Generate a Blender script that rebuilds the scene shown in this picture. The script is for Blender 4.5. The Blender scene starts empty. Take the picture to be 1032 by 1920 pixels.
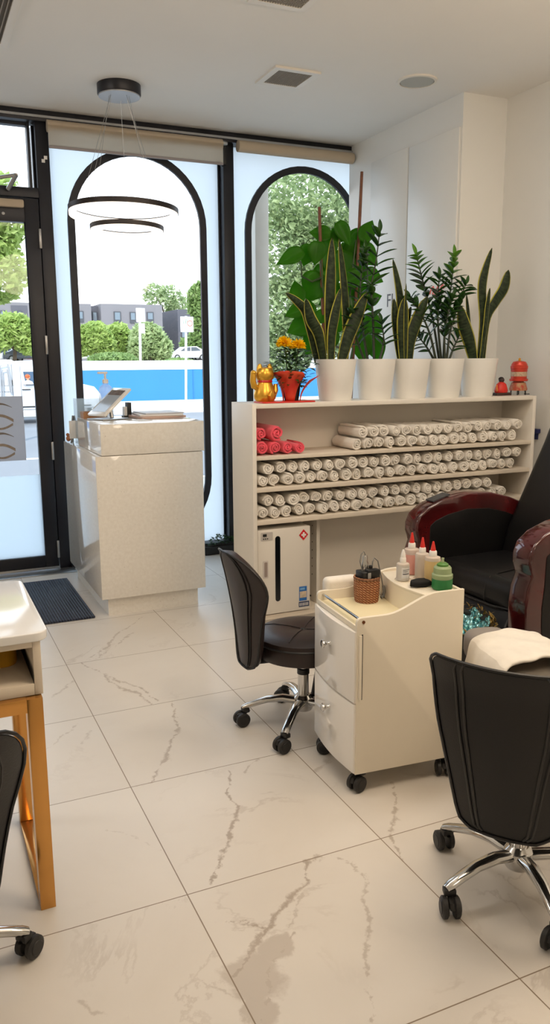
import bpy, bmesh, math, random
from mathutils import Vector, Matrix
random.seed(7)
S = bpy.context.scene
COL = S.collection
PI = math.pi

# ------------------------------------------------------------------ camera
cam_d = bpy.data.cameras.new('camera'); cam = bpy.data.objects.new('camera', cam_d); COL.objects.link(cam)
cam_d.sensor_fit = 'VERTICAL'; cam_d.sensor_height = 36.0; cam_d.lens = 1497.0 * 36 / 1920
cam_d.clip_start = 0.02; cam_d.clip_end = 400
YAW, PITCH, ROLL, EYE = .4244, .1882, -.0061, 1.396
_f = Vector((math.sin(YAW)*math.cos(PITCH), math.cos(YAW)*math.cos(PITCH), -math.sin(PITCH)))
_r = Vector((math.cos(YAW), -math.sin(YAW), 0)); _u = _r.cross(_f)
_c, _s = math.cos(ROLL), math.sin(ROLL)
_r, _u = _c*_r + _s*_u, -_s*_r + _c*_u
M = Matrix.Identity(4)
for i in range(3):
    M[i][0], M[i][1], M[i][2] = _r[i], _u[i], -_f[i]
M[2][3] = EYE
cam.matrix_world = M
S.camera = cam

# ------------------------------------------------------------------ world, sun, lamps, exposure
S.view_settings.view_transform = 'Standard'; S.view_settings.look = 'None'
S.view_settings.gamma = 1.0; S.view_settings.use_curve_mapping = False
S.view_settings.exposure = 0.2
w = bpy.data.worlds.new('sky'); S.world = w; w.use_nodes = True
nt = w.node_tree; nt.nodes.clear()
bg = nt.nodes.new('ShaderNodeBackground'); out = nt.nodes.new('ShaderNodeOutputWorld')
tc = nt.nodes.new('ShaderNodeTexCoord'); sx = nt.nodes.new('ShaderNodeSeparateXYZ'); rp = nt.nodes.new('ShaderNodeValToRGB')
nt.links.new(tc.outputs['Generated'], sx.inputs[0]); nt.links.new(sx.outputs[2], rp.inputs[0])
rp.color_ramp.elements[0].position = 0.0; rp.color_ramp.elements[0].color = (.95, .98, 1.0, 1)
rp.color_ramp.elements[1].position = .75; rp.color_ramp.elements[1].color = (.55, .76, 1.0, 1)
nt.links.new(rp.outputs[0], bg.inputs[0]); nt.links.new(bg.outputs[0], out.inputs[0])
bg.inputs[1].default_value = 2.45
sun_d = bpy.data.lights.new('sun', 'SUN'); sun = bpy.data.objects.new('sun', sun_d); COL.objects.link(sun)
sun_d.energy = 3.4; sun_d.angle = .01; sun_d.color = (1, .96, .88)
sun.rotation_euler = Vector((.45, .75, -.85)).to_track_quat('-Z', 'Y').to_euler()
def ceiling_lamp(x, y, sx_, sy_, power, col):
    d = bpy.data.lights.new('ceiling_lamp', 'AREA'); o = bpy.data.objects.new('ceiling_lamp', d); COL.objects.link(o)
    d.shape = 'RECTANGLE'; d.size = sx_; d.size_y = sy_; d.energy = power; d.color = col
    o.location = (x, y, 2.90)
WARM = (1.0, .82, .62); NEUT = (1.0, .93, .84)
ceiling_lamp(.4, 2.6, .9, .25, 9, NEUT)
ceiling_lamp(2.3, 2.5, .9, .25, 8, NEUT)
ceiling_lamp(1.3, 1.2, .9, .25, 5, WARM)
# unseen point lights added to brighten ceiling and floor together, without any fixture
def added_point_light(x, y, z, power, col):
    d = bpy.data.lights.new('added_point_light', 'POINT'); o = bpy.data.objects.new('added_point_light', d); COL.objects.link(o)
    d.shadow_soft_size = .22; d.energy = power; d.color = col; o.location = (x, y, z)
added_point_light(1.2, 1.3, 2.35, 26, WARM)
added_point_light(2.5, 1.5, 2.35, 24, WARM)
added_point_light(-1.4, 3.0, 2.35, 20, NEUT)
added_point_light(.9, -1.2, 2.35, 16, WARM)
S.cycles.max_bounces = 10; S.cycles.transparent_max_bounces = 24
S.cycles.diffuse_bounces = 5; S.cycles.glossy_bounces = 8
S.cycles.use_denoising = True
S.cycles.sample_clamp_indirect = 6.0
S.cycles.caustics_reflective = False; S.cycles.caustics_refractive = False

# ------------------------------------------------------------------ helpers: projection of a photo pixel to a real depth
def ray(x, y):
    return _f + _r*((x-516)/1497.0) - _u*((y-960)/1497.0)
def atY(x, y, Y):
    d = ray(x, y); return Vector((0, 0, EYE)) + d*(Y/d.y)
def atZ(x, y, z):
    d = ray(x, y); return Vector((0, 0, EYE)) + d*((z-EYE)/d.z)
def atX(x, y, X):
    d = ray(x, y); return Vector((0, 0, EYE)) + d*(X/d.x)

# ------------------------------------------------------------------ materials
def lin(c):
    return tuple((v/255/12.92 if v/255 <= .04045 else ((v/255+.055)/1.055)**2.4) for v in c) + (1.0,)
class NT:
    def __init__(s, name):
        s.m = bpy.data.materials.new(name); s.m.use_nodes = True; s.t = s.m.node_tree; s.t.nodes.clear()
        s.out = s.n('ShaderNodeOutputMaterial')
    def n(s, typ, **kw):
        nd = s.t.nodes.new(typ)
        for k, v in kw.items(): setattr(nd, k, v)
        return nd
    def l(s, a, b): s.t.links.new(a, b)
    def val(s, nd, k, v):
        if hasattr(v, 'is_linked') or isinstance(v, bpy.types.NodeSocket): s.l(v, nd.inputs[k])
        else: nd.inputs[k].default_value = v
    def math(s, op, a, b=0.0, c=0.0):
        nd = s.n('ShaderNodeMath', operation=op); s.val(nd, 0, a); s.val(nd, 1, b); s.val(nd, 2, c); return nd.outputs[0]
    def noise(s, vec, scale, detail=4, rough=.55, dist=0.0):
        nd = s.n('ShaderNodeTexNoise'); nd.inputs['Scale'].default_value = scale; nd.inputs['Detail'].default_value = detail
        nd.inputs['Roughness'].default_value = rough; nd.inputs['Distortion'].default_value = dist
        if vec is not None: s.l(vec, nd.inputs['Vector'])
        return nd
    def mix(s, f, a, b):
        nd = s.n('ShaderNodeMix', data_type='RGBA'); s.val(nd, 0, f); s.val(nd, 6, a); s.val(nd, 7, b); return nd.outputs[2]
    def ramp(s, f, stops):
        nd = s.n('ShaderNodeValToRGB'); e = nd.color_ramp.elements
        while len(e) < len(stops): e.new(.5)
        for k, (p, c) in enumerate(stops): e[k].position = p; e[k].color = c
        s.l(f, nd.inputs[0]); return nd.outputs[0]
    def sstep(s, v, a, b):
        nd = s.n('ShaderNodeMapRange', interpolation_type='SMOOTHSTEP'); s.val(nd, 0, v)
        nd.inputs[1].default_value = a; nd.inputs[2].default_value = b; return nd.outputs[0]
def mat(name, c, rough=.5, metal=0.0, spec=.5, coat=0.0, var=0.0, vscale=8.0, bump=0.0, bscale=60.0, c2=None, trans=0.0, sheen=0.0, emit=None, estr=0.0):
    t = NT(name); p = t.n('ShaderNodeBsdfPrincipled'); t.l(p.outputs[0], t.out.inputs[0])
    p.inputs['Roughness'].default_value = rough; p.inputs['Metallic'].default_value = metal
    p.inputs['Specular IOR Level'].default_value = spec; p.inputs['Coat Weight'].default_value = coat; p.inputs['Coat Roughness'].default_value = .06
    p.inputs['Transmission Weight'].default_value = trans; p.inputs['Sheen Weight'].default_value = sheen
    p.inputs['Base Color'].default_value = lin(c)
    tcn = t.n('ShaderNodeTexCoord')
    if var or c2:
        nz = t.noise(tcn.outputs['Object'], vscale, 5)
        c2_ = lin(c2) if c2 else tuple(v*(1-var) for v in lin(c)[:3]) + (1,)
        t.l(t.ramp(nz.outputs['Fac'], [(.35, lin(c)), (.65, c2_)]), p.inputs['Base Color'])
    if bump:
        nz = t.noise(tcn.outputs['Object'], bscale, 4); b = t.n('ShaderNodeBump'); b.inputs['Strength'].default_value = bump
        b.inputs['Distance'].default_value = .004; t.l(nz.outputs['Fac'], b.inputs['Height']); t.l(b.outputs[0], p.inputs['Normal'])
    if emit:
        p.inputs['Emission Color'].default_value = lin(emit); p.inputs['Emission Strength'].default_value = estr
    return t.m

mWALL = mat('painted wall', (226, 224, 219), .75, var=.03, vscale=1.5, bump=.03, bscale=200)
mCEIL = mat('ceiling paint', (234, 231, 226), .85, var=.03, vscale=1.2, bump=.03, bscale=180)
mFRAME = mat('dark anodised frame', (38, 38, 44), .38, metal=.3, var=.15, vscale=3)
mRING = mat('black arch band', (27, 29, 38), .5)
mALU = mat('aluminium', (176, 176, 176), .35, metal=.9, var=.1)
mLAM = mat('white laminate', (228, 222, 212), .38, var=.03, vscale=3)
mLAMD = mat('white board edge', (219, 208, 192), .5)
mCAB = mat('white cabinet front', (232, 231, 227), .35, var=.02, vscale=2)
mCHROME = mat('chrome', (215, 214, 212), .12, metal=1.0, var=.1, vscale=6)
mBLK = mat('black leather', (17, 16, 17), .38, spec=.35, bump=.12, bscale=260, var=.25, vscale=5)
mBRN = mat('dark brown leather', (42, 31, 29), .38, spec=.4, bump=.12, bscale=260, var=.2, vscale=5)
mPIPE = mat('black piping', (17, 16, 17), .45, bump=.05)
mPLAS = mat('black plastic', (22, 21, 21), .45, var=.2)
mGREYP = mat('grey plastic', (120, 120, 118), .5, var=.1)
mWOODR = mat('polished burgundy wood', (82, 20, 22), .14, coat=.8, c2=(46, 11, 13), vscale=7)
mGOLDLEG = mat('gold mirror steel', (210, 154, 84), .2, metal=.85, var=.05, vscale=2)
mGLOSSW = mat('white gloss lacquer', (236, 232, 226), .09, coat=.6, var=.01)
mCARTW = mat('white cart laminate', (231, 222, 204), .38, var=.02)
mTOWEL = mat('white towel terry', (240, 234, 224), .95, bump=.35, bscale=700, var=.06, vscale=30, sheen=.3)
mPINK = mat('coral pink towel terry', (248, 88, 106), .95, bump=.35, bscale=700, var=.12, vscale=30, sheen=.3)
mPOT = mat('white glazed pot', (233, 231, 226), .28, var=.03, vscale=4)
mSOIL = mat('potting soil', (52, 38, 28), .95, bump=1.0, bscale=150, var=.5, vscale=60)
mSTEM = mat('green stem', (60, 84, 40), .5, var=.3, vscale=20)
mDSTEM = mat('dark stem', (46, 54, 34), .5, var=.3, vscale=20)
mBAMBOO = mat('bamboo stake', (120, 72, 46), .55, var=.3, vscale=30)
mRED = mat('red lacquer', (206, 34, 26), .3, var=.1)
mREDP = mat('red printed paper', (214, 44, 34), .5, c2=(222, 84, 50), vscale=14)
mGOLD = mat('gold figurine', (226, 172, 62), .28, metal=.65, var=.12, vscale=20)
mBEIGE = mat('roller blind', (186, 170, 148), .8, bump=.2, bscale=500, var=.04)
mDARKH = mat('dark hole', (18, 15, 14), .8)
mPAPER = mat('paper', (235, 232, 228), .7, var=.04)
mBUFF = mat('buff folder', (206, 174, 160), .6, var=.06)
mBLUE = mat('blue print', (36, 104, 178), .5)
mNAVY = mat('navy plastic', (30, 36, 84), .4)
mYEL = mat('yellow plastic', (226, 168, 40), .5, var=.1)
mWOODL = mat('light brown wood', (176, 126, 84), .55, var=.25, vscale=18)
mSILV = mat('silver pearl vinyl', (150, 142, 130), .3, metal=.55, var=.08)
mGREYV = mat('grey vinyl', (150, 143, 138), .5, var=.05)

def leafmat(name, c1, c2, sss=.35, rough=.4):
    t = NT(name); p = t.n('ShaderNodeBsdfPrincipled'); tr = t.n('ShaderNodeBsdfTranslucent'); mx = t.n('ShaderNodeMixShader')
    g = t.n('ShaderNodeNewGeometry'); tcn = t.n('ShaderNodeTexCoord'); nz = t.noise(tcn.outputs['Object'], 6, 3)
    f = t.math('ADD', t.math('MULTIPLY', g.outputs['Random Per Island'], .6), t.math('MULTIPLY', nz.outputs['Fac'], .4))
    c = t.ramp(f, [(.15, lin(c1)), (.8, lin(c2))])
    t.l(c, p.inputs['Base Color']); t.l(c, tr.inputs[0]); p.inputs['Roughness'].default_value = rough; p.inputs['Specular IOR Level'].default_value = .3
    mx.inputs[0].default_value = sss; t.l(p.outputs[0], mx.inputs[1]); t.l(tr.outputs[0], mx.inputs[2]); t.l(mx.outputs[0], t.out.inputs[0])
    return t.m
mZZ = leafmat('zz plant leaf', (30, 62, 26), (52, 92, 34), .15, .25)
mZZL = leafmat('zz plant young leaf', (74, 128, 40), (104, 156, 52), .3, .3)
mBIG = leafmat('broad green leaf', (52, 126, 26), (110, 184, 46), .68, .3)
mMARI = leafmat('marigold leaf', (36, 62, 30), (58, 90, 40), .2)
mMARF = leafmat('marigold petal', (244, 190, 4), (255, 214, 16), .35)
mTREE1 = leafmat('bright tree leaf', (146, 172, 92), (186, 204, 122), .5)
mTREE2 = leafmat('gum tree leaf', (116, 138, 92), (180, 196, 146), .5)
mTREE3 = leafmat('olive tree leaf', (146, 166, 112), (190, 204, 152), .5)
mHEDGE = leafmat('hedge leaf', (116, 142, 84), (150, 174, 108), .4)
mBARK = mat('bark', (92, 78, 66), .9, bump=.8, bscale=40, var=.3)

def snake_mat():
    t = NT('snake plant leaf'); p = t.n('ShaderNodeBsdfPrincipled'); t.l(p.outputs[0], t.out.inputs[0])
    uv = t.n('ShaderNodeUVMap'); uv.uv_map = 'UV'; sep = t.n('ShaderNodeSeparateXYZ'); t.l(uv.outputs[0], sep.inputs[0])
    d = t.math('ABSOLUTE', t.math('SUBTRACT', sep.outputs[0], .5))
    nz = t.noise(uv.outputs[0], 4, 3); mp = t.n('ShaderNodeMapping'); mp.inputs['Scale'].default_value = (2, 26, 1); t.l(uv.outputs[0], mp.inputs[0])
    band = t.noise(mp.outputs[0], 1.0, 3)
    base = t.ramp(band.outputs['Fac'], [(.38, lin((20, 32, 18))), (.62, lin((48, 60, 36)))])
    edge = t.sstep(t.math('ADD', d, t.math('MULTIPLY', t.math('SUBTRACT', nz.outputs['Fac'], .5), .06)), .36, .41)
    t.l(t.mix(edge, base, lin((176, 170, 70))), p.inputs['Base Color']); p.inputs['Roughness'].default_value = .5; p.inputs['Specular IOR Level'].default_value = .2
    return t.m
mSNAKE = snake_mat()

def glass_mat(name='window glass', tint=(1, 1, 1, 1), refl=.08):
    t = NT(name); tr = t.n('ShaderNodeBsdfTransparent'); gl = t.n('ShaderNodeBsdfGlossy'); mx = t.n('ShaderNodeMixShader')
    gl.inputs['Roughness'].default_value = .01; tr.inputs[0].default_value = tint
    fr = t.n('ShaderNodeFresnel'); fr.inputs[0].default_value = 1.35
    t.l(t.math('MULTIPLY', fr.outputs[0], refl/.08), mx.inputs[0]); t.l(tr.outputs[0], mx.inputs[1]); t.l(gl.outputs[0], mx.inputs[2]); t.l(mx.outputs[0], t.out.inputs[0])
    return t.m
mGLASS = glass_mat(refl=.04)
mCLEAR = glass_mat('clear plastic', (.86, .92, .94, 1), .3)
def frost_mat():
    t = NT('frosted film'); tr = t.n('ShaderNodeBsdfTranslucent'); df = t.n('ShaderNodeBsdfPrincipled'); mx = t.n('ShaderNodeMixShader')
    tr.inputs[0].default_value = (.90, .96, 1.0, 1); df.inputs['Base Color'].default_value = (.72, .76, .8, 1); df.inputs['Roughness'].default_value = .35
    mx.inputs[0].default_value = .12; t.l(tr.outputs[0], mx.inputs[1]); t.l(df.outputs[0], mx.inputs[2]); t.l(mx.outputs[0], t.out.inputs[0])
    return t.m
mFROST = frost_mat()
def blind_mat():
    t = NT('blind fabric'); tr = t.n('ShaderNodeBsdfTranslucent'); df = t.n('ShaderNodeBsdfDiffuse'); mx = t.n('ShaderNodeMixShader'); tp = t.n('ShaderNodeBsdfTransparent'); m2 = t.n('ShaderNodeMixShader')
    tr.inputs[0].default_value = lin((236, 230, 220)); df.inputs[0].default_value = lin((205, 194, 176))
    mx.inputs[0].default_value = .35; t.l(tr.outputs[0], mx.inputs[1]); t.l(df.outputs[0], mx.inputs[2])
    m2.inputs[0].default_value = .05; t.l(mx.outputs[0], m2.inputs[1]); t.l(tp.outputs[0], m2.inputs[2]); t.l(m2.outputs[0], t.out.inputs[0])
    return t.m
mBLIND = blind_mat()
def emis(name, c, s):
    t = NT(name); e = t.n('ShaderNodeEmission'); e.inputs[0].default_value = lin(c); e.inputs[1].default_value = s; t.l(e.outputs[0], t.out.inputs[0]); return t.m
mLED = emis('warm led diffuser', (255, 240, 222), 2.2)
def milky(name, c, a):
    t = NT(name); p = t.n('ShaderNodeBsdfPrincipled'); tr = t.n('ShaderNodeBsdfTransparent'); tl = t.n('ShaderNodeBsdfTranslucent'); m1 = t.n('ShaderNodeMixShader'); m2 = t.n('ShaderNodeMixShader')
    p.inputs['Base Color'].default_value = lin(c); p.inputs['Roughness'].default_value = .15; tl.inputs[0].default_value = lin(c)
    m1.inputs[0].default_value = .5; t.l(p.outputs[0], m1.inputs[1]); t.l(tl.outputs[0], m1.inputs[2]); m2.inputs[0].default_value = a; t.l(m1.outputs[0], m2.inputs[1]); t.l(tr.outputs[0], m2.inputs[2]); t.l(m2.outputs[0], t.out.inputs[0]); return t.m
mMILK = milky('clear bottle plastic', (232, 238, 244), .62)
mACR = milky('clear acrylic', (214, 228, 232), .8)
def liquid(name, c, a=.75):
    t = NT(name); p = t.n('ShaderNodeBsdfPrincipled'); tr = t.n('ShaderNodeBsdfTranslucent'); mx = t.n('ShaderNodeMixShader')
    p.inputs['Base Color'].default_value = lin(c); p.inputs['Roughness'].default_value = .3; tr.inputs[0].default_value = lin(c)
    mx.inputs[0].default_value = .35; t.l(p.outputs[0], mx.inputs[1]); t.l(tr.outputs[0], mx.inputs[2]); t.l(mx.outputs[0], t.out.inputs[0]); return t.m

def counter_mat():
    t = NT('speckled quartz'); p = t.n('ShaderNodeBsdfPrincipled'); t.l(p.outputs[0], t.out.inputs[0])
    tcn = t.n('ShaderNodeTexCoord'); v = t.n('ShaderNodeTexVoronoi'); v.inputs['Scale'].default_value = 70; t.l(tcn.outputs['Object'], v.inputs['Vector'])
    n1 = t.noise(tcn.outputs['Object'], 35, 2); sp = t.math('LESS_THAN', v.outputs['Distance'], t.math('MULTIPLY', t.sstep(n1.outputs['Fac'], .5, .75), .22))
    n2 = t.noise(tcn.outputs['Object'], 60, 2)
    base = t.ramp(n2.outputs['Fac'], [(.3, lin((226, 220, 210))), (.7, lin((234, 229, 220)))])
    t.l(t.mix(t.math('MULTIPLY', sp, .5), base, lin((160, 150, 138))), p.inputs['Base Color']); p.inputs['Roughness'].default_value = .06
    return t.m
mCTR = counter_mat()
def basket_mat():
    t = NT('woven basket'); p = t.n('ShaderNodeBsdfPrincipled'); t.l(p.outputs[0], t.out.inputs[0])
    uv = t.n('ShaderNodeUVMap'); uv.uv_map = 'UV'; mp = t.n('ShaderNodeMapping'); mp.inputs['Scale'].default_value = (22, 10, 1); mp.inputs['Rotation'].default_value = (0, 0, 0); t.l(uv.outputs[0], mp.inputs[0])
    s = t.n('ShaderNodeSeparateXYZ'); t.l(mp.outputs[0], s.inputs[0])
    a = t.math('SINE', t.math('MULTIPLY', t.math('ADD', s.outputs[0], t.math('MULTIPLY', s.outputs[1], 1.0)), 6.283))
    b = t.math('SINE', t.math('MULTIPLY', s.outputs[1], 6.283))
    h = t.math('MULTIPLY', t.math('ADD', a, 1), t.math('ADD', b, 1.3))
    t.l(t.ramp(t.math('MULTIPLY', h, .25), [(.1, lin((140, 72, 36))), (.6, lin((232, 172, 122)))]), p.inputs['Base Color'])
    bp = t.n('ShaderNodeBump'); bp.inputs['Distance'].default_value = .002; t.l(h, bp.inputs['Height']); t.l(bp.outputs[0], p.inputs['Normal']); p.inputs['Roughness'].default_value = .6
    return t.m
mBASK = basket_mat()
def mat_ribbed(name, c, freq):
    t = NT(name); p = t.n('ShaderNodeBsdfPrincipled'); t.l(p.outputs[0], t.out.inputs[0]); tcn = t.n('ShaderNodeTexCoord'); s = t.n('ShaderNodeSeparateXYZ'); t.l(tcn.outputs['Object'], s.inputs[0])
    a = t.math('SINE', t.math('MULTIPLY', s.outputs[0], freq)); nz = t.noise(tcn.outputs['Object'], 40, 4)
    t.l(t.ramp(t.math('ADD', t.math('MULTIPLY', a, .3), t.math('MULTIPLY', nz.outputs['Fac'], .8)), [(.1, lin(c)), (.8, lin(tuple(min(255, v*1.9) for v in c)))]), p.inputs['Base Color'])
    bp = t.n('ShaderNodeBump'); bp.inputs['Distance'].default_value = .004; t.l(a, bp.inputs['Height']); t.l(bp.outputs[0], p.inputs['Normal']); p.inputs['Roughness'].default_value = .55
    return t.m
mMAT = mat_ribbed('ribbed rubber mat', (34, 38, 50), 420)
def foil_mat():
    t = NT('iridescent teal foil'); p = t.n('ShaderNodeBsdfPrincipled'); t.l(p.outputs[0], t.out.inputs[0]); tcn = t.n('ShaderNodeTexCoord')
    v = t.n('ShaderNodeTexVoronoi'); v.inputs['Scale'].default_value = 55; t.l(tcn.outputs['Object'], v.inputs['Vector'])
    t.l(t.mix(t.sstep(v.outputs['Distance'], .2, .6), lin((60, 130, 136)), lin((150, 206, 206))), p.inputs['Base Color'])
    p.inputs['Metallic'].default_value = .8; p.inputs['Roughness'].default_value = .2
    bp = t.n('ShaderNodeBump'); bp.inputs['Distance'].default_value = .01; t.l(v.outputs['Distance'], bp.inputs['Height']); t.l(bp.outputs[0], p.inputs['Normal'])
    return t.m
mFOIL = foil_mat()
mGLIT = mat('gold glitter', (150, 122, 60), .3, metal=.8, bump=1, bscale=220, c2=(60, 52, 30), vscale=120)

# marble floor tiles: seams, faint veins, and the strong veins of the photographed slabs
TX, TY, TS = .5625, 1.8267, .6
VEINS = []   # (x0, y0, x1, y1, width, strength)
def vein(pts, wd, st=1.0):
    q = []
    for (zx, zy) in pts:
        p = atZ(150+zx*.855, 1150+zy*.8546, 0); q.append(p)
    n = len(q)-1
    for k in range(n):
        f = 1 - .55*abs(2*(k+.5)/n - 1) if n > 1 else 1
        VEINS.append((q[k].x, q[k].y, q[k+1].x, q[k+1].y, wd*f, st))
vein([(322, 345), (326, 400), (343, 428), (335, 480), (306, 540), (284, 596)], .016)
vein([(362, 352), (378, 330), (396, 322)], .012, .6)
vein([(204, 195), (211, 250), (204, 292), (180, 330), (153, 370)], .014, .8)
def px(*pp): return [((x-150)/.855, (y-1150)/.8546) for x, y in pp]
vein(px((150, 1244), (195, 1263), (228, 1279), (260, 1291), (297, 1314)), .014, .8)
vein(px((200, 1267), (228, 1293), (260, 1303), (285, 1320)), .018, .8)
vein(px((270, 1157), (228, 1185), (191, 1218), (167, 1236)), .014, .7)
vein(px((252, 1185), (203, 1218), (180, 1236)), .012, .6)
vein(px((136, 1277), (98, 1307)), .012, .5)
vein(px((150, 1356), (118, 1382), (90, 1405)), .012, .45)
vein(px((170, 1370), (150, 1392)), .012, .4)
vein([(506, 543), (497, 588), (450, 640), (400, 690), (388, 712)], .017)
vein([(320, 682), (365, 678), (402, 688)], .012)
vein([(388, 700), (372, 756), (345, 800)], .02, .9)
vein([(470, 700), (430, 760), (415, 830), (404, 895)], .012, .7)
vein([(558, 525), (600, 552), (626, 600), (628, 720), (632, 790), (645, 898)], .012, .6)
vein([(500, 545), (540, 535)], .012, .8)
vein([(497, 588), (475, 640), (455, 690)], .012, .5)
vein([(690, 370), (697, 432), (684, 480), (706, 540)], .015, .8)
vein([(60, 474), (120, 492), (172, 516)], .010, .35)
vein([(0, 850), (22, 885), (46, 884)], .016, .5)
vein([(250, 798), (300, 815), (340, 836)], .010, .4)
vein([(520, 350), (545, 322)], .014, .5)
BLOTCH = [(atZ(150+385*.855, 1150+800*.8546, 0), .085), (atZ(150+430*.855, 1150+735*.8546, 0), .05), (atZ(150+392*.855, 1150+870*.8546, 0), .05)]
def floor_mat():
    t = NT('marble floor tile'); p = t.n('ShaderNodeBsdfPrincipled'); t.l(p.outputs[0], t.out.inputs[0])
    geo = t.n('ShaderNodeNewGeometry'); pos = geo.outputs['Position']
    s = t.n('ShaderNodeSeparateXYZ'); t.l(pos, s.inputs[0])
    def cell(v, o):
        return t.math('DIVIDE', t.math('SUBTRACT', v, o), TS)
    u, v = cell(s.outputs[0], TX), cell(s.outputs[1], TY)
    def edge(a):
        f = t.math('FRACT', t.math('ADD', a, 100.0)); return t.math('MINIMUM', f, t.math('SUBTRACT', 1.0, f))
    ed = t.math('MULTIPLY', t.math('MINIMUM', edge(u), edge(v)), TS)
    grout = t.math('LESS_THAN', ed, .0016)
    # warp
    wn = t.noise(pos, 7, 5, .65); wn2 = t.noise(pos, 7.3, 5, .65, .4)
    wx = t.math('ADD', s.outputs[0], t.math('MULTIPLY', t.math('SUBTRACT', wn.outputs['Fac'], .5), .09))
    wsep = t.n('ShaderNodeSeparateColor'); t.l(wn.outputs['Color'], wsep.inputs[0])
    wy = t.math('ADD', s.outputs[1], t.math('MULTIPLY', t.math('SUBTRACT', wsep.outputs[1], .5), .09))
    fine = t.noise(pos, 40, 4, .6)
    total = None
    for (x0, y0, x1, y1, wd, st) in VEINS:
        dx, dy = x1-x0, y1-y0; L2 = dx*dx+dy*dy or 1e-9
        ax = t.math('SUBTRACT', wx, x0); ay = t.math('SUBTRACT', wy, y0)
        h = t.math('DIVIDE', t.math('ADD', t.math('MULTIPLY', ax, dx), t.math('MULTIPLY', ay, dy)), L2)
        cl = t.n('ShaderNodeClamp'); t.l(h, cl.inputs[0]); h = cl.outputs[0]
        ex = t.math('SUBTRACT', ax, t.math('MULTIPLY', h, dx)); ey = t.math('SUBTRACT', ay, t.math('MULTIPLY', h, dy))
        d = t.math('SQRT', t.math('ADD', t.math('MULTIPLY', ex, ex), t.math('MULTIPLY', ey, ey)))
        d = t.math('ADD', d, t.math('MULTIPLY', t.math('SUBTRACT', fine.outputs['Fac'], .42), .035))
        m = t.math('MULTIPLY', t.math('SUBTRACT', 1.0, t.sstep(d, wd*.15, wd)), st)
        total = m if total is None else t.math('MAXIMUM', total, m)
    for c, r in BLOTCH:
        ex = t.math('SUBTRACT', wx, c.x); ey = t.math('SUBTRACT', wy, c.y)
        d = t.math('SQRT', t.math('ADD', t.math('MULTIPLY', ex, ex), t.math('MULTIPLY', ey, ey)))
        d = t.math('ADD', d, t.math('MULTIPLY', t.math('SUBTRACT', wn2.outputs['Fac'], .5), .12))
        m = t.math('MULTIPLY', t.math('SUBTRACT', 1.0, t.sstep(d, r*.7, r)), .55)
        total = t.math('MAXIMUM', total, m)
    # faint generic veins, shifted per tile
    iv = t.n('ShaderNodeCombineXYZ'); t.l(t.math('FLOOR', u), iv.inputs[0]); t.l(t.math('FLOOR', v), iv.inputs[1])
    wnz = t.n('ShaderNodeTexWhiteNoise'); t.l(iv.outputs[0], wnz.inputs[0])
    sh = t.n('ShaderNodeVectorMath', operation='MULTIPLY_ADD'); t.l(wnz.outputs['Color'], sh.inputs[0]); sh.inputs[1].default_value = (20, 20, 20); t.l(pos, sh.inputs[2])
    g1 = t.noise(sh.outputs[0], 1.7, 8, .62, .6)
    ridge = t.math('ABSOLUTE', t.math('SUBTRACT', g1.outputs['Fac'], .5))
    g2 = t.noise(sh.outputs[0], 2.2, 3)
    gv = t.math('MULTIPLY', t.math('SUBTRACT', 1.0, t.sstep(ridge, .0, .016)), t.math('MULTIPLY', t.sstep(g2.outputs['Fac'], .5, .68), .35))
    total = t.math('MAXIMUM', total, gv)
    base = t.ramp(g1.outputs['Fac'], [(.3, lin((216, 209, 200))), (.7, lin((223, 217, 209)))])
    col = t.mix(t.math('MULTIPLY', total, .85), base, lin((166, 152, 138)))
    col = t.mix(grout, col, lin((140, 124, 106)))
    t.l(col, p.inputs['Base Color'])
    p.inputs['Roughness'].default_value = .3; p.inputs['Specular IOR Level'].default_value = .35
    return t.m
mFLOOR = floor_mat()

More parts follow.
